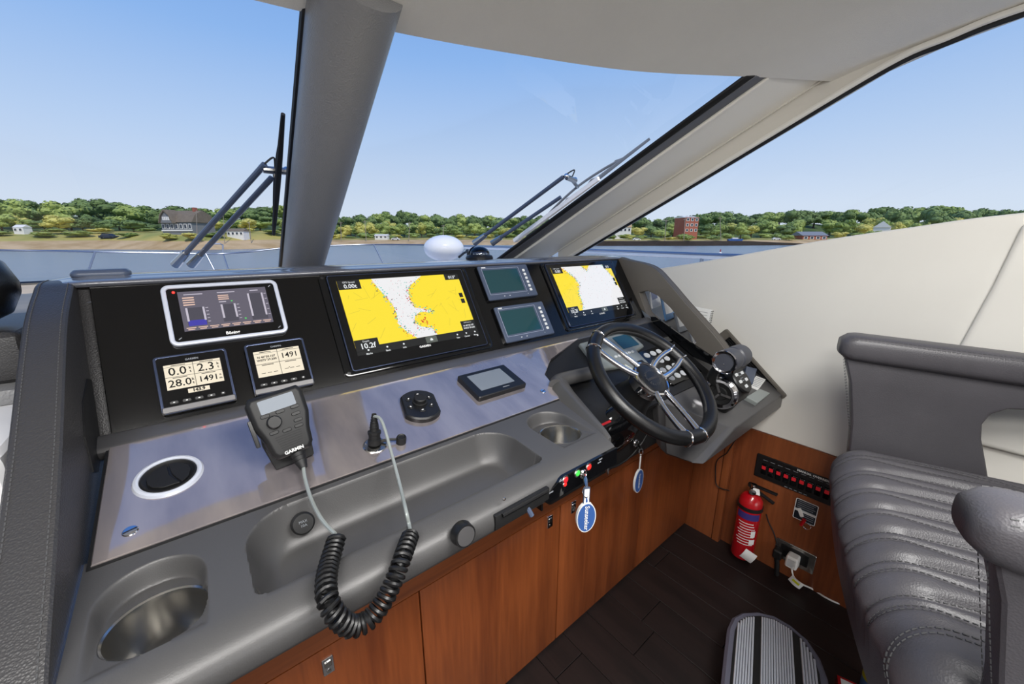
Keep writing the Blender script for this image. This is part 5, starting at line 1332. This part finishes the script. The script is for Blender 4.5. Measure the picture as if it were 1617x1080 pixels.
# ================================================================== outside: the boat's own fittings
mat('rail_steel', (150, 158, 174), rough=0.38, metal=1.0)
def deck(u, v):
    y = 1.96 + 6.2 * u; hw = 2.35 * (1 - (max(0, u - .25) / .75) ** 2.2) + .02
    return (-hw + 2 * hw * v, y, -.62 - .10 * u + .05 * (1 - (2 * v - 1) ** 2))
b = MB(); b.grid(deck, 24, 16); b.grid(lambda u, v: (lambda p: (p[0], p[1], p[2] - .06))(deck(u, v)), 24, 16)
part('foredeck', b, 'gel_white', None, kind='structure', label='white foredeck ahead of the windscreen')
b = MB()
for sg in (1, -1):
    b.box(min(sg * 1.79, sg * 2.42), max(sg * 1.79, sg * 2.42), -3.2, 2.1, -.66, -.60)
part('side_deck', b, 'gel_white', None, kind='structure', label='white side decks outside the cabin')
for sg, sd in ((1, 'starboard'), (-1, 'port')):
    pts = [(y, z) for y, z in ((3.9, -.076), (2.1, -.083), (1.0, -.095), (0, -.10), (-3.2, -.10))]
    t = thing('bulwark_rail', 'white capped bulwark rail along the %s side deck' % sd, 'rail', (sg * 2.36, 0, -.6))
    part('cap', MB().tube([(sg * 2.36, y, z) for y, z in pts], .015, 12), 'gel_white', t)
    part('steel_strip', MB().tube([(sg * 2.36 - sg * .012, y, z + .014) for y, z in pts], .008, 8), 'rail_steel', t)
    b = MB(frame((sg * 2.36, 0, 0), (0, 1, 0), (0, 0, 1), (1, 0, 0))); b.prism([(3.9, -.62), (3.9, -.55), (-3.2, -.55), (-3.2, -.66)], -.02, .02); part('bulwark', b, 'gel_white', t)
    for k in range(6): part('stanchion', MB().cyl((sg * 2.36, 3.6 - k * 1.25, -.56), (sg * 2.36, 3.6 - k * 1.25, -.09), .011, n=8), 'rail_steel', t)

def far(u, v, D): d = ray(u, v); return d * (D / d.dot(_fw))
rl = [(-60, 394, 4.2), (0, 395, 4.5), (75, 396, 4.8), (146, 397.5, 5.2), (240, 399, 5.6), (320, 400.5, 5.9), (354, 400.5, 6.0), (400, 397, 6.3), (455, 391, 6.6), (520, 388, 7.0), (590, 386, 7.3), (690, 387, 7.2), (760, 390, 6.6), (800, 392, 5.6), (860, 391.5, 4.7), (915, 391, 4.3)]
t = thing('bow_rail', 'thin stainless bow rail with stanchions around the foredeck', 'rail', far(590, 430, 7.0))
part('top_rail', MB().tube(spline([far(*p) for p in rl], 5), .011, 8), 'rail_steel', t)
for u, v, D, u2 in ((150, 397.5, 5.2, 143), (325, 400.5, 5.9, 334), (352, 400.5, 6.0, 358), (590, 386, 7.3, 606)):
    p = far(u, v, D); q = far(u2, 418, D); q = p + (q - p) * ((-.70 - p.z) / (q.z - p.z)); part('stanchion', MB().cyl(p, q, .012, n=8), 'rail_steel', t)
g = [far(325, 386, 5.9), far(352, 386, 6.0)]
part('gate_hoop', MB().tube([far(325, 400, 5.9), far(325, 387, 5.9), far(329, 385, 5.9), far(348, 385, 6.0), far(352, 387, 6.0), far(352, 400, 6.0)], .011, 8), 'rail_steel', t)

# white domed searchlight on the foredeck
D = 2.75; p = far(701, 392, D); R_ = 31 / FPX * D * .98
t = thing('searchlight', 'white egg shaped searchlight on the foredeck', 'searchlight', (p.x, p.y, -.64))
KS_ = T(*p) @ RZ(-YAW)
part('housing', MB(KS_).sph((0, 0, 0), R_, 32, 18, None, (1.03, 1.15, .66)), 'gel_white', t)
part('stand', MB(T(p.x, p.y, 0)).lathe([(0, -.64), (.10, -.64), (.06, -.60), (.045, p.z - R_ * .4), (0, p.z - R_ * .4)], 24), 'gel_white', t)
part('cable', MB().tube(spline([p + Vector((.06, -.10, -.06)), p + Vector((.14, -.06, -.03)), p + Vector((.20, .0, -.06)), p + Vector((.22, .05, -.5))], 6), .008, 8), 'black_rubber', t)

# wipers
def wip(pl_p, pl_n, blade, arms, pivot, label, m):
    H3 = lambda u, v, o=0: hit(Vector(pl_p) + Vector((0, o, o)), pl_n, u, v)
    b0, b1 = H3(*blade[0]), H3(*blade[1])
    t = thing('wiper', label, 'wiper', H3(*arms[0][1]))
    part('blade', MB().tube([b0.lerp(b1, k / 10) for k in range(11)], [.006 + .004 * sin(pi * k / 10) for k in range(11)], 8), m, t)
    ax = (b1 - b0).normalized(); nn = Vector(pl_n).normalized(); pv = H3(*pivot)
    fr1 = [b0.lerp(b1, .16), b0.lerp(b1, .30) + nn * .020, b0.lerp(b1, .5) + nn * .032, b0.lerp(b1, .70) + nn * .020, b0.lerp(b1, .84)]
    part('blade_frame', MB().tube(spline(fr1, 6), .006, 8), m, t)
    for ff in (.22, .40, .60, .78): part('claw', MB().tube([b0.lerp(b1, ff - .06), b0.lerp(b1, ff) + nn * .016, b0.lerp(b1, ff + .06)], .004, 6), m, t)
    for (ua, va), (ub, vb) in arms:
        a_, c_ = H3(ua, va) + nn * .028, H3(ub, vb) + nn * .03
        part('arm', MB().tube([a_, c_], .0095, 10), 'slate_bezel', t); part('arm_foot', MB().tube([c_, c_.lerp(a_, .14)], [.017, .013], 10), 'steel', t)
    side = ax.cross(nn)
    part('blade_link', MB().tube([pv + nn * .026, (b0 + b1) / 2 + nn * .030], .008, 8), 'steel', t)
    part('pivot', MB().tube([pv + nn * .024 - side * .035, pv + nn * .024 + side * .035], .012, 10), 'steel', t)
    for s_ in (-1, 1): part('pivot_nut', MB(T(*(pv + nn * .03 + side * .036 * s_))).sph((0, 0, 0), .012, 10, 8), 'chrome', t)
    part('washer_hose', MB().tube(spline([H3(*arms[0][0]) + nn * .03, pv + nn * .05 - ax * .03, pv + nn * .025], 6), .003, 6), 'black_rubber', t)
wip((0, 2.03, -.12), (0, .64, .86), ((447, 180), (432, 370)), (((421, 270), (279, 428)), ((432, 291), (304, 428))), (437, 278), 'black bladed windscreen wiper beside the leather mullion', 'matt_black')
wip((0, 1.86, -.12), (0, .64, 1.03), ((1026, 219), (830, 370)), (((893, 288), (752, 392)), ((889, 319), (780, 392))), (905, 290), 'grey bladed windscreen wiper parked beside the corner post', 'print_grey')

# white outer edge of the corner post, outside the glass
e0, e1 = E0[0].lerp(E0[1], .22), E0[0].lerp(E0[1], .60); oo = on * .012; lf_ = Vector((-.014, .012, 0))
b = MB().add([e0 + oo, e1 + oo, e1 + oo + lf_ * .5, e0 + oo + lf_, e0 + oo * 2.5, e1 + oo * 2.5, e1 + oo * 2.5 + lf_ * .5, e0 + oo * 2.5 + lf_], [(0, 1, 2, 3), (7, 6, 5, 4), (0, 4, 5, 1), (1, 5, 6, 2), (2, 6, 7, 3), (3, 7, 4, 0)])
part('outer_post_moulding', b, 'gel_white', None, kind='structure', label='white outer moulding of the windscreen corner post')

# ================================================================== water
ZWAT = -2.4
m = bpy.data.materials.new('water'); m.use_nodes = True; n_ = m.node_tree.nodes; l_ = m.node_tree.links; pb = n_['Principled BSDF']
pb.inputs['Base Color'].default_value = srgb(122, 132, 142); pb.inputs['Roughness'].default_value = .25; pb.inputs['IOR'].default_value = 1.33
tcn = n_.new('ShaderNodeTexCoord'); nzn = n_.new('ShaderNodeTexNoise'); nzn.inputs['Scale'].default_value = .9; nzn.inputs['Detail'].default_value = 8; nzn.inputs['Roughness'].default_value = .62
l_.new(tcn.outputs['Object'], nzn.inputs[0]); bpn = n_.new('ShaderNodeBump'); bpn.inputs['Strength'].default_value = 1.0; bpn.inputs['Distance'].default_value = .13
l_.new(nzn.outputs[0], bpn.inputs['Height']); l_.new(bpn.outputs[0], pb.inputs['Normal'])
MATS['water'] = m
b = MB(); b.grid(lambda u, v: (-900 + 1800 * u, -700 + 1700 * v, ZWAT), 12, 12)
part('water', b, 'water', None, kind='structure', label='rippled grey-blue river water')

# ================================================================== far shore
def lerp_tab(tab, x):
    if x <= tab[0][0]: return tab[0][1]
    for (a, p), (c, q) in zip(tab, tab[1:]):
        if x <= c: return p + (q - p) * (x - a) / (c - a)
    return tab[-1][1]
SH = [(-400, 398), (0, 395), (160, 393.5), (300, 395), (450, 392), (520, 387), (690, 386.5), (830, 387), (930, 388), (1100, 388), (1250, 387), (1330, 386.5), (1700, 386.5), (2100, 387)]
SKY = [(-400, 315), (0, 309), (30, 312), (60, 321), (90, 315), (120, 316), (150, 313), (200, 316), (230, 324), (320, 321), (345, 328), (380, 324), (430, 322), (450, 318), (520, 340), (560, 337), (620, 331), (660, 333), (700, 337), (740, 336), (800, 338), (850, 338), (950, 345), (1010, 337), (1040, 343), (1070, 337), (1100, 333), (1130, 331), (1160, 336), (1190, 333), (1230, 331), (1260, 325), (1290, 329), (1320, 328), (1360, 331), (1380, 322), (1420, 324), (1440, 329), (1470, 319), (1510, 324), (1540, 329), (1560, 328), (1617, 328), (2100, 325)]
def shoreD(u): p = hit((0, 0, ZWAT), (0, 0, 1), u, lerp_tab(SH, u)); return p.dot(_fw)
def ground(u, r):
    """r 0 at the water's edge .. 1 on the ridge; returns a point on the land"""
    D0 = shoreD(u); v0 = lerp_tab(SH, u); vs = lerp_tab(SKY, u)
    D = D0 * (1 + .80 * r); w_ = max(0, min(1, (520 - u) / 70)); mixv = lambda a, c: v0 - (a * w_ + c * (1 - w_))   # the bank by the gabled house is steeper
    vr = [(0, v0 + .3), (.03, mixv(5, 4)), (.10, mixv(14, 8)), (.19, mixv(26, 9.5)), (.6, mixv(32, 13)), (1, vs + 26)]
    return far(u, lerp_tab(vr, r), D)
US = [-1000 + 25 * i for i in range(141)]
RS = [0, .015, .03, .06, .10, .17, .25, .4, .6, .8, 1.0]
mat('shore_sand', (206, 178, 138), rough=.9, var=.3, vscale=.15, vcol=(176, 146, 100))
mat('shore_grass', (150, 152, 78), rough=.9, var=.4, vscale=.08, vcol=(196, 176, 98))
mat('hill_green', (86, 104, 48), rough=.95, var=.4, vscale=.05, vcol=(60, 84, 36))
for nm, r0, r1, m, lb in (('beach', 0, 4, 'shore_sand', 'pale sandy beach strip along the far shore'), ('grass_bank', 4, 7, 'shore_grass', 'yellow-green grassy bank above the beach'), ('hillside', 7, 10, 'hill_green', 'green hillside under the trees')):
    b = MB(); rr = RS[r0:r1 + 1]
    b.grid(lambda u, v: ground(US[int(round(u * (len(US) - 1)))], rr[int(round(v * (len(rr) - 1)))]), len(US), len(rr))
    part(nm, b, m, None, kind='structure', label=lb)

# ---- trees
def leaf_mat(name, c1, c2):
    m = bpy.data.materials.new(name); m.use_nodes = True; n = m.node_tree.nodes; l = m.node_tree.links; b = n['Principled BSDF']
    t_ = n.new('ShaderNodeTexCoord'); nz = n.new('ShaderNodeTexNoise'); nz.inputs['Scale'].default_value = 5; nz.inputs['Detail'].default_value = 3
    l.new(t_.outputs['Object'], nz.inputs[0]); oi = n.new('ShaderNodeObjectInfo')
    ad = n.new('ShaderNodeMath'); ad.operation = 'MULTIPLY_ADD'; ad.inputs[1].default_value = .5; l.new(oi.outputs['Random'], ad.inputs[0]); l.new(nz.outputs[0], ad.inputs[2])
    cr = n.new('ShaderNodeValToRGB'); cr.color_ramp.elements[0].position = .35; cr.color_ramp.elements[0].color = srgb(*c1); cr.color_ramp.elements[1].position = 1.0; cr.color_ramp.elements[1].color = srgb(*c2)
    l.new(ad.outputs[0], cr.inputs[0]); l.new(cr.outputs[0], b.inputs['Base Color']); b.inputs['Roughness'].default_value = .7; b.inputs['Specular IOR Level'].default_value = .2
    MATS[name] = m
leaf_mat('leaf_dark', (92, 112, 66), (128, 150, 92)); leaf_mat('leaf_mid', (118, 142, 78), (170, 184, 104)); leaf_mat('leaf_yellow', (170, 176, 92), (216, 206, 118))
mat('bark', (82, 66, 52), rough=.9)
def tree_mesh(seed, lobes, nleaf, flat=1.0):
    random.seed(seed); b = MB(); cs_ = []
    for k in range(lobes):
        a = random.uniform(0, 2 * pi); r = random.uniform(.05, .26); cs_.append((r * cos(a), r * sin(a), random.uniform(.34, .80), random.uniform(.15, .24)))
    cs_.append((0, 0, .58, .27))
    for k in range(nleaf):
        c = random.choice(cs_); d = Vector((random.gauss(0, 1), random.gauss(0, 1), random.gauss(0, 1))).normalized(); rr = c[3] * random.uniform(.72, 1.05)
        p = Vector((c[0], c[1], c[2])) + Vector((d.x * rr, d.y * rr, d.z * rr * .85 * flat)); s_ = random.uniform(.022, .045)
        e1 = d.cross(Vector((random.gauss(0, 1), random.gauss(0, 1), random.gauss(0, 1)))).normalized(); e2 = (d + Vector((random.gauss(0, .5), random.gauss(0, .5), random.gauss(0, .5)))).normalized().cross(e1).normalized()
        b.add([p - e1 * s_ - e2 * s_ * .6, p + e1 * s_ - e2 * s_ * .6, p + e1 * s_ * .7 + e2 * s_ * .8, p - e1 * s_ * .7 + e2 * s_ * .8], [(0, 1, 2, 3)])
    for c in cs_:
        b.sph((c[0], c[1], c[2]), c[3] * .80, 10, 7, None, (1, 1, .85 * flat))
    tr = MB(); tr.tube([(0, 0, -.12), (.01, 0, .18), (-.01, .01, .42), (0, 0, .6)], [.032, .024, .018, .008], 7)
    for a in (.4, 2.4, 4.4): tr.tube([(0, 0, .30), (.12 * cos(a), .12 * sin(a), .52)], [.012, .006], 5)
    ext = max(hypot(p[0], p[1]) for p in b.v)
    return b.mesh('crown', zoff=0, smooth=False), tr.mesh('trunk', zoff=0), ext
PROTO = [tree_mesh(11, 9, 900), tree_mesh(12, 12, 1000, 1.15), tree_mesh(13, 7, 850, .85), tree_mesh(14, 10, 950, 1.0)]
CROWN = {}
for i, (cm, tm, _e) in enumerate(PROTO):
    tm.materials.append(MATS['bark'])
    for lm in ('leaf_dark', 'leaf_mid', 'leaf_yellow'):
        k = cm.copy(); k.materials.append(MATS[lm]); CROWN[(i, lm)] = k
def tree(base, h, wd, kind, lm, label, group, name='shore_tree', trunk=True):
    t = bpy.data.objects.new(name, None); C.objects.link(t); t.location = (base.x, base.y, base.z + EYE)
    q_ = wd / (2 * PROTO[kind][2]); t.scale = (q_, q_, h); t.rotation_euler = (0, 0, random.uniform(0, 6.28)); props(t, label, 'tree', group)
    c = bpy.data.objects.new('crown', CROWN[(kind, lm)]); C.objects.link(c); c.parent = t
    if trunk:
        r = bpy.data.objects.new('trunk', PROTO[kind][1]); C.objects.link(r); r.parent = t
WORD = {'leaf_dark': 'dark green', 'leaf_mid': 'mid green', 'leaf_yellow': 'yellow-green'}
LMK = [(-420, 'far along the bank past the pale shed'), (-60, 'on the bank past the pale shed'), (30, 'behind the pale shed'), (95, 'above the yellow grass bank'), (172, 'behind the dark parked car'), (235, 'beside the grey gabled house'), (290, 'behind the grey gabled house'), (330, 'between the gabled house and the pavilion'), (372, 'behind the white pavilion'), (430, 'past the white pavilion where the grass bank ends'),
       (530, 'behind the first crossarm pole of the sandy shore'), (578, 'behind the second crossarm pole of the sandy shore'), (605, 'behind the long low white shed'), (640, 'behind the white car on the sand'), (700, 'behind the last crossarm pole of the sandy shore'), (757, 'on the wooded shore past the last crossarm pole'), (820, 'where the wooded shore meets the town shore'),
       (955, 'behind the pale terrace house'), (990, 'beside the tan roofed house'), (1045, 'between the tan roofed house and the brick block'), (1091, 'beside the red brick block'), (1160, 'behind the blue boat ashore'), (1225, 'behind the white car near the bungalow'), (1286, 'behind the low bungalow'), (1345, 'between the bungalow and the white gabled house'), (1405, 'around the white gabled house'), (1480, 'on the shore past the white gabled house'), (1580, 'far along the shore past the white gabled house'), (1760, 'at the far end of the shore past the white gabled house')]
def landmark(u): return min(LMK, key=lambda k: abs(k[0] - u))[1]
def zone(u):
    if u < 470: return 'on the bank around the gabled house'
    if u < 900: return 'on the wooded shore beyond the white searchlight'
    return 'on the town shore behind the dark sea wall'
# ---- houses, wall, poles, cars
mat('shingle', (128, 116, 100), rough=.9, var=.2, vscale=1.5); mat('house_grey', (126, 128, 130), rough=.8); mat('house_white', (232, 230, 226), rough=.7)
mat('brick_red', (164, 96, 78), rough=.9); mat('pane_dark', (60, 66, 76), rough=.2); mat('wall_dark', (62, 52, 44), rough=.9, var=.3, vscale=.5); mat('pole_wood', (150, 140, 126), rough=.9)
mat('car_dark', (40, 46, 58), rough=.25); mat('boat_blue', (44, 84, 150), rough=.3)
def hframe(u, vb, D, yaw=0):
    p = far(u, vb, D); return frame(p, (cos(-YAW + yaw), sin(-YAW + yaw), 0), (-sin(-YAW + yaw), cos(-YAW + yaw), 0)), D / FPX, p
TAKEN = []       # plan circles (x, y, radius) already built on
def house(u, vb, D, wpx, hpx, rpx, dpx, label, wall, roof, nwin, yaw=.3, gambrel=False, rows=1):
    K, s, p = hframe(u, vb, D, yaw); w, h, r, d = wpx * s, hpx * s, rpx * s, dpx * s
    t = thing('house', label, 'house', p)
    for a_ in (-.36, 0, .36):
        for d_ in (.2, .8): c_ = K @ Vector((w * a_, d * d_, 0)); TAKEN.append((c_.x, c_.y, max(w * .26, d * .36)))
    gz = ground(u, (D / shoreD(u) - 1) / .80).z - p.z
    part('walls', MB(K).box(-w / 2, w / 2, 0, d, min(-h * .3, gz - .4), h), wall, t)
    o = w * .04
    if gambrel: pr = [(-o, h * .96), (d * .16, h + r * .62), (d * .5, h + r), (d * .84, h + r * .62), (d + o, h * .96)]
    else: pr = [(-o, h * .96), (d / 2, h + r), (d + o, h * .96)]
    KR = K @ frame((0, 0, 0), (0, 1, 0), (0, 0, 1), (1, 0, 0))
    part('roof', MB(KR).prism(pr, -w / 2 - o, w / 2 + o), roof, t)
    for rw in range(rows):
        for k in range(nwin):
            x = -w / 2 + w * (k + .5) / nwin; ww = w / nwin * .62; z0 = h * (rw + .28) / rows; z1 = h * (rw + .80) / rows
            f_ = part('window', MB(K).box(x - ww / 2, x + ww / 2, -.10, .05, z0, z1), 'house_white', t); part('pane', MB(K).box(x - ww * .36, x + ww * .36, -.14, -.05, z0 + (z1 - z0) * .12, z1 - (z1 - z0) * .12), 'pane_dark', f_)
    return t, K, s, (w, h, r, d)
Dh = ground(285, .19).dot(_fw)
t, K, s, (w, h, r, d) = house(281, 366, Dh, 56, 15, 18, 40, 'grey shingled gabled house with rows of white windows on the bank', 'house_grey', 'shingle', 7, yaw=-.15, gambrel=True)
# big front gable of the same house
gx0 = -w * .20; gw = w * .42; KR = K @ T(gx0, 0, 0) @ frame((0, 0, 0), (1, 0, 0), (0, 0, 1), (0, -1, 0))
part('front_gable', MB(KR).prism([(-gw * .5, h * .9), (gw * .5, h * .9), (gw * .34, h + r * .55), (0, h + r * .95), (-gw * .34, h + r * .55)], -2.0, .9), 'house_grey', t)
part('gable_roof', MB(KR).prism([(-gw * .56, h * .86), (-gw * .36, h + r * .58), (0, h + r * 1.03), (gw * .36, h + r * .58), (gw * .56, h * .86), (gw * .50, h * .86), (gw * .31, h + r * .50), (0, h + r * .90), (-gw * .31, h + r * .50), (-gw * .50, h * .86)], -2.2, 1.3), 'shingle', t)
for k in range(4): part('gable_window', MB(KR).box(-gw * .26 + gw * .14 * k, -gw * .16 + gw * .14 * k, h + r * .12, h + r * .42, .85, 1.0), 'house_white', t)
part('porch_band', MB(K).box(-w * .5, w * .5, -.25, -.12, h * .06, h * .20), 'house_white', t)
part('chimney', MB(K).box(w * .30, w * .36, d * .4, d * .55, h + r * .5, h + r * 1.25), 'brick_red', t)
house(372, 373, ground(372, .12).dot(_fw), 26, 8, 4, 14, 'small white pavilion on the shore beside the gabled house', 'house_white', 'shingle', 4, 0)
house(30, 367, ground(30, .2).dot(_fw), 16, 8, 4, 12, 'low pale shed among the trees near the grass bank', 'house_white', 'house_white', 2, 0)
house(955, 376, ground(955, .2).dot(_fw), 26, 13, 6, 18, 'pale terrace house near the sea wall beside the corner post', 'house_white', 'shingle', 4, .2, rows=2)
house(984, 368, ground(984, .3).dot(_fw), 24, 9, 5, 18, 'white house with a tan roof higher up the town shore', 'house_white', 'shore_sand', 4, -.2)
house(1091, 368, ground(1091, .24).dot(_fw), 26, 24, 2, 24, 'red brick block among the trees of the town shore', 'brick_red', 'house_white', 3, .35, rows=3)
house(1286, 380, ground(1286, .12).dot(_fw), 40, 8, 6, 26, 'low brick bungalow with a pale roof by the water', 'brick_red', 'print_grey', 4, .05)
house(1405, 368, ground(1405, .16).dot(_fw), 24, 9, 9, 20, 'white gabled house behind the round crowned tree', 'house_white', 'house_white', 2, .8)
house(602, 377, ground(602, .11).dot(_fw), 20, 5, 2, 10, 'long low white shed on the sandy shore', 'house_white', 'house_white', 3, 0)

b = MB(); us = [905 + 10 * i for i in range(42)]
for i in range(len(us) - 1):
    a0 = ground(us[i], 0) * .985; a1 = ground(us[i + 1], 0) * .985; D0, D1 = a0.dot(_fw), a1.dot(_fw)
    vt0 = 380.5 if us[i] < 1180 else 380.5 + (us[i] - 1180) * .045; vt1 = 380.5 if us[i + 1] < 1180 else 380.5 + (us[i + 1] - 1180) * .045
    c0, c1 = far(us[i], vt0, D0), far(us[i + 1], vt1, D1); back = Vector((.3, .95, 0)) * 6
    a0 = Vector((c0.x, c0.y, ZWAT - .2)); a1 = Vector((c1.x, c1.y, ZWAT - .2))
    b.add([a0, a1, c1, c0, c0 + back, c1 + back], [(0, 1, 2, 3), (3, 2, 5, 4)])
part('sea_wall', b, 'wall_dark', None, kind='structure', label='long dark sea wall along the town shore')

for u, vt, vb, lb in ((538, 350, 376, 'on the sandy shore'), (578, 348, 376, 'on the sandy shore'), (645, 350, 375, 'on the sandy shore'), (700, 355, 376, 'on the sandy shore'), (1050, 346, 379, 'behind the sea wall'), (1080, 344, 379, 'behind the sea wall'), (1139, 342, 379, 'behind the sea wall'), (310, 332, 380, 'near the gabled house'), (352, 330, 372, 'near the gabled house'), (395, 350, 374, 'near the gabled house')):
    D = ground(u, .06).dot(_fw); p = far(u, vb, D); q = far(u - 2 * (u % 3 - 1), vt, D); t = thing('utility_pole', 'pale wooden utility pole ' + lb, 'pole', p, group='utility poles ' + lb)
    TAKEN.append((p.x, p.y, .4)); part('pole', MB().cyl(Vector((p.x, p.y, min(p.z, ground(u, .06).z) - .4)), q, 1.1 * D / FPX * .5, .8 * D / FPX * .5, n=8), 'pole_wood', t)
    rt = Vector((cos(YAW), -sin(YAW), 0)) * 3.2 * D / FPX; c = p.lerp(q, .92); part('crossarm', MB().cyl(c - rt, c + rt, .35 * D / FPX, n=6), 'pole_wood', t)
def car(u, vb, D, L, col, label, yaw=0):
    K, s, p = hframe(u, vb, D, yaw); p = ground(u, (D / shoreD(u) - 1) / .80); K = T(0, 0, p.z - K[2][3]) @ K; t = thing('parked_car', label, 'car', p); l = L * s; TAKEN.append((p.x, p.y, l * .55))
    part('body', MB(K @ frame((0, 0, 0), (1, 0, 0), (0, 0, 1), (0, -1, 0))).prism([(-l / 2, l * .06), (l / 2, l * .06), (l / 2, l * .18), (l * .30, l * .21), (l * .18, l * .33), (-l * .22, l * .33), (-l * .36, l * .21), (-l / 2, l * .20)], -l * .19, l * .19), col, t)
    part('side_window', MB(K @ frame((0, 0, 0), (1, 0, 0), (0, 0, 1), (0, -1, 0))).prism([(l * .26, l * .215), (l * .16, l * .31), (-l * .20, l * .31), (-l * .30, l * .215)], l * .18, l * .195), 'pane_dark', t)
    for sx_ in (-.3, .3):
        for sy_ in (-.18, .18): part('wheel', MB(K @ T(sx_ * l, sy_ * l, l * .07) @ RX(pi / 2)).lathe([(0, -l * .02), (l * .07, -l * .02), (l * .07, l * .02), (0, l * .02)], 14), 'black_rubber', t)
car(172, 375, ground(172, .12).dot(_fw), 24, 'car_dark', 'dark car parked on the bank below the trees')
car(625, 379, ground(625, .09).dot(_fw), 13, 'house_white', 'white car parked on the sandy shore')
car(1005, 380, ground(1005, .13).dot(_fw), 12, 'house_white', 'white car parked behind the sea wall')
car(1225, 381, ground(1225, .11).dot(_fw), 12, 'house_white', 'white car parked near the bungalow')
K, s, p = hframe(1160, 383, ground(1160, .06).dot(_fw)); p = ground(1160, .06); K = T(0, 0, p.z - K[2][3]) @ K
TAKEN.append((p.x, p.y, 13 * s)); t = thing('small_boat', 'small blue boat standing ashore just behind the dark sea wall', 'boat', p)
part('hull', MB(K @ frame((0, 0, 0), (1, 0, 0), (0, 0, 1), (0, -1, 0))).prism([(-12 * s, 4.5 * s), (-10 * s, -.5 * s), (9 * s, -.5 * s), (12 * s, 4.5 * s)], -2.5 * s, 2.5 * s), 'boat_blue', t)
part('cabin', MB(K).box(-5 * s, 4 * s, -1.6 * s, 1.6 * s, 4.5 * s, 6.5 * s), 'house_white', t)
p = hit((0, 0, ZWAT), (0, 0, 1), 1137, 401); s = p.dot(_fw) / FPX
t = thing('buoy', 'small white channel buoy floating on the river', 'buoy', p)
part('float', MB(T(*p)).lathe([(0, -s), (2.2 * s, -s), (2.2 * s, 2 * s), (1.0 * s, 3 * s), (0, 3 * s)], 16), 'house_white', t); part('topmark', MB(T(*p)).lathe([(0, 3 * s), (.8 * s, 3 * s), (.7 * s, 7 * s), (0, 7.4 * s)], 12), 'red_paint', t)

# ---- trees, each on ground of its own
random.seed(21)
def tpx(u, vtop, wpx, rs, lm, kind, low=''):
    """stand a tree at image column u, at the first depth of the band rs where its crown is clear"""
    best = None
    for shr in (1, .85, .72, .6, .5, .42):
        for r in rs:
            g = ground(u, r); D = g.dot(_fw); rad = wpx * shr * D / FPX / 2
            gap = min([hypot(g.x - x, g.y - y) - rad - q for x, y, q in TAKEN] or [9])
            if best is None or gap > best[0]: best = (gap, g, D, rad)
            if gap > 0: break
        if best[0] > 0: break
    gap, g, D, rad = best
    if gap < 0: rad = max(.6, rad + gap)
    TAKEN.append((g.x, g.y, rad)); h = max(1.5, far(u, vtop, D).z - g.z); base = g
    if low == 'low ': base = g - Vector((0, 0, h * .10)); h *= 1.10
    lb = '%s%s tree %s' % (low, WORD[lm], landmark(u)); tree(base, h, 2 * rad, kind, lm, lb, lb.replace(' tree ', ' trees '), trunk=low != 'low ')
def band_r(a, b, n):
    o = [a + (b - a) * k / (n - 1) for k in range(n)]; random.shuffle(o); return o
u = -420
while u < 1760:
    off_ = u < -40 or u > 1640
    st0 = (44 if off_ else 24) if u < 470 or u > 1640 else (15 if u < 900 else 19)
    if not (455 < u < 505) and not (868 < u < 935):
        vt = lerp_tab(SKY, u)
        tpx(u + random.uniform(-3, 3), vt + random.uniform(-1, 3), st0 * random.uniform(2.0, 2.5) * (.7 if off_ else 1), band_r(.56, .98, 12), random.choice(['leaf_dark', 'leaf_dark', 'leaf_mid']), random.randrange(4), 'tall ')
    u += st0 * random.uniform(.8, 1.1)
u = -15
while u < 1650:
    st0 = 21 if u < 470 else (13 if u < 900 else 18)
    if not (455 < u < 505) and not (868 < u < 930) and not (246 < u < 318) and not (1072 < u < 1104) and not (1262 < u < 1308):
        vt = lerp_tab(SKY, u); v0 = lerp_tab(SH, u); top = vt + (v0 - vt) * random.uniform(.24, .42)
        tpx(u + random.uniform(-3, 3), top, st0 * random.uniform(1.8, 2.4), band_r(.30, .54, 9), random.choice(['leaf_mid', 'leaf_mid', 'leaf_dark', 'leaf_yellow']), random.randrange(4), 'bushy ')
    u += st0 * random.uniform(.8, 1.15)
u = -10
while u < 1420:
    st0 = 26 if u < 470 else 19
    if not (455 < u < 505) and not (868 < u < 930) and not (0 < u < 40) and not (160 < u < 185) and not (1255 < u < 1310):
        vt = lerp_tab(SKY, u); v0 = lerp_tab(SH, u); top = v0 - (v0 - vt) * random.uniform(.28, .42)
        tpx(u + random.uniform(-5, 5), top, st0 * random.uniform(1.2, 1.7), band_r(.11, .28, 7), random.choice(['leaf_yellow', 'leaf_mid', 'leaf_mid']), random.randrange(4), 'low ')
    u += st0 * random.uniform(.7, 1.5)
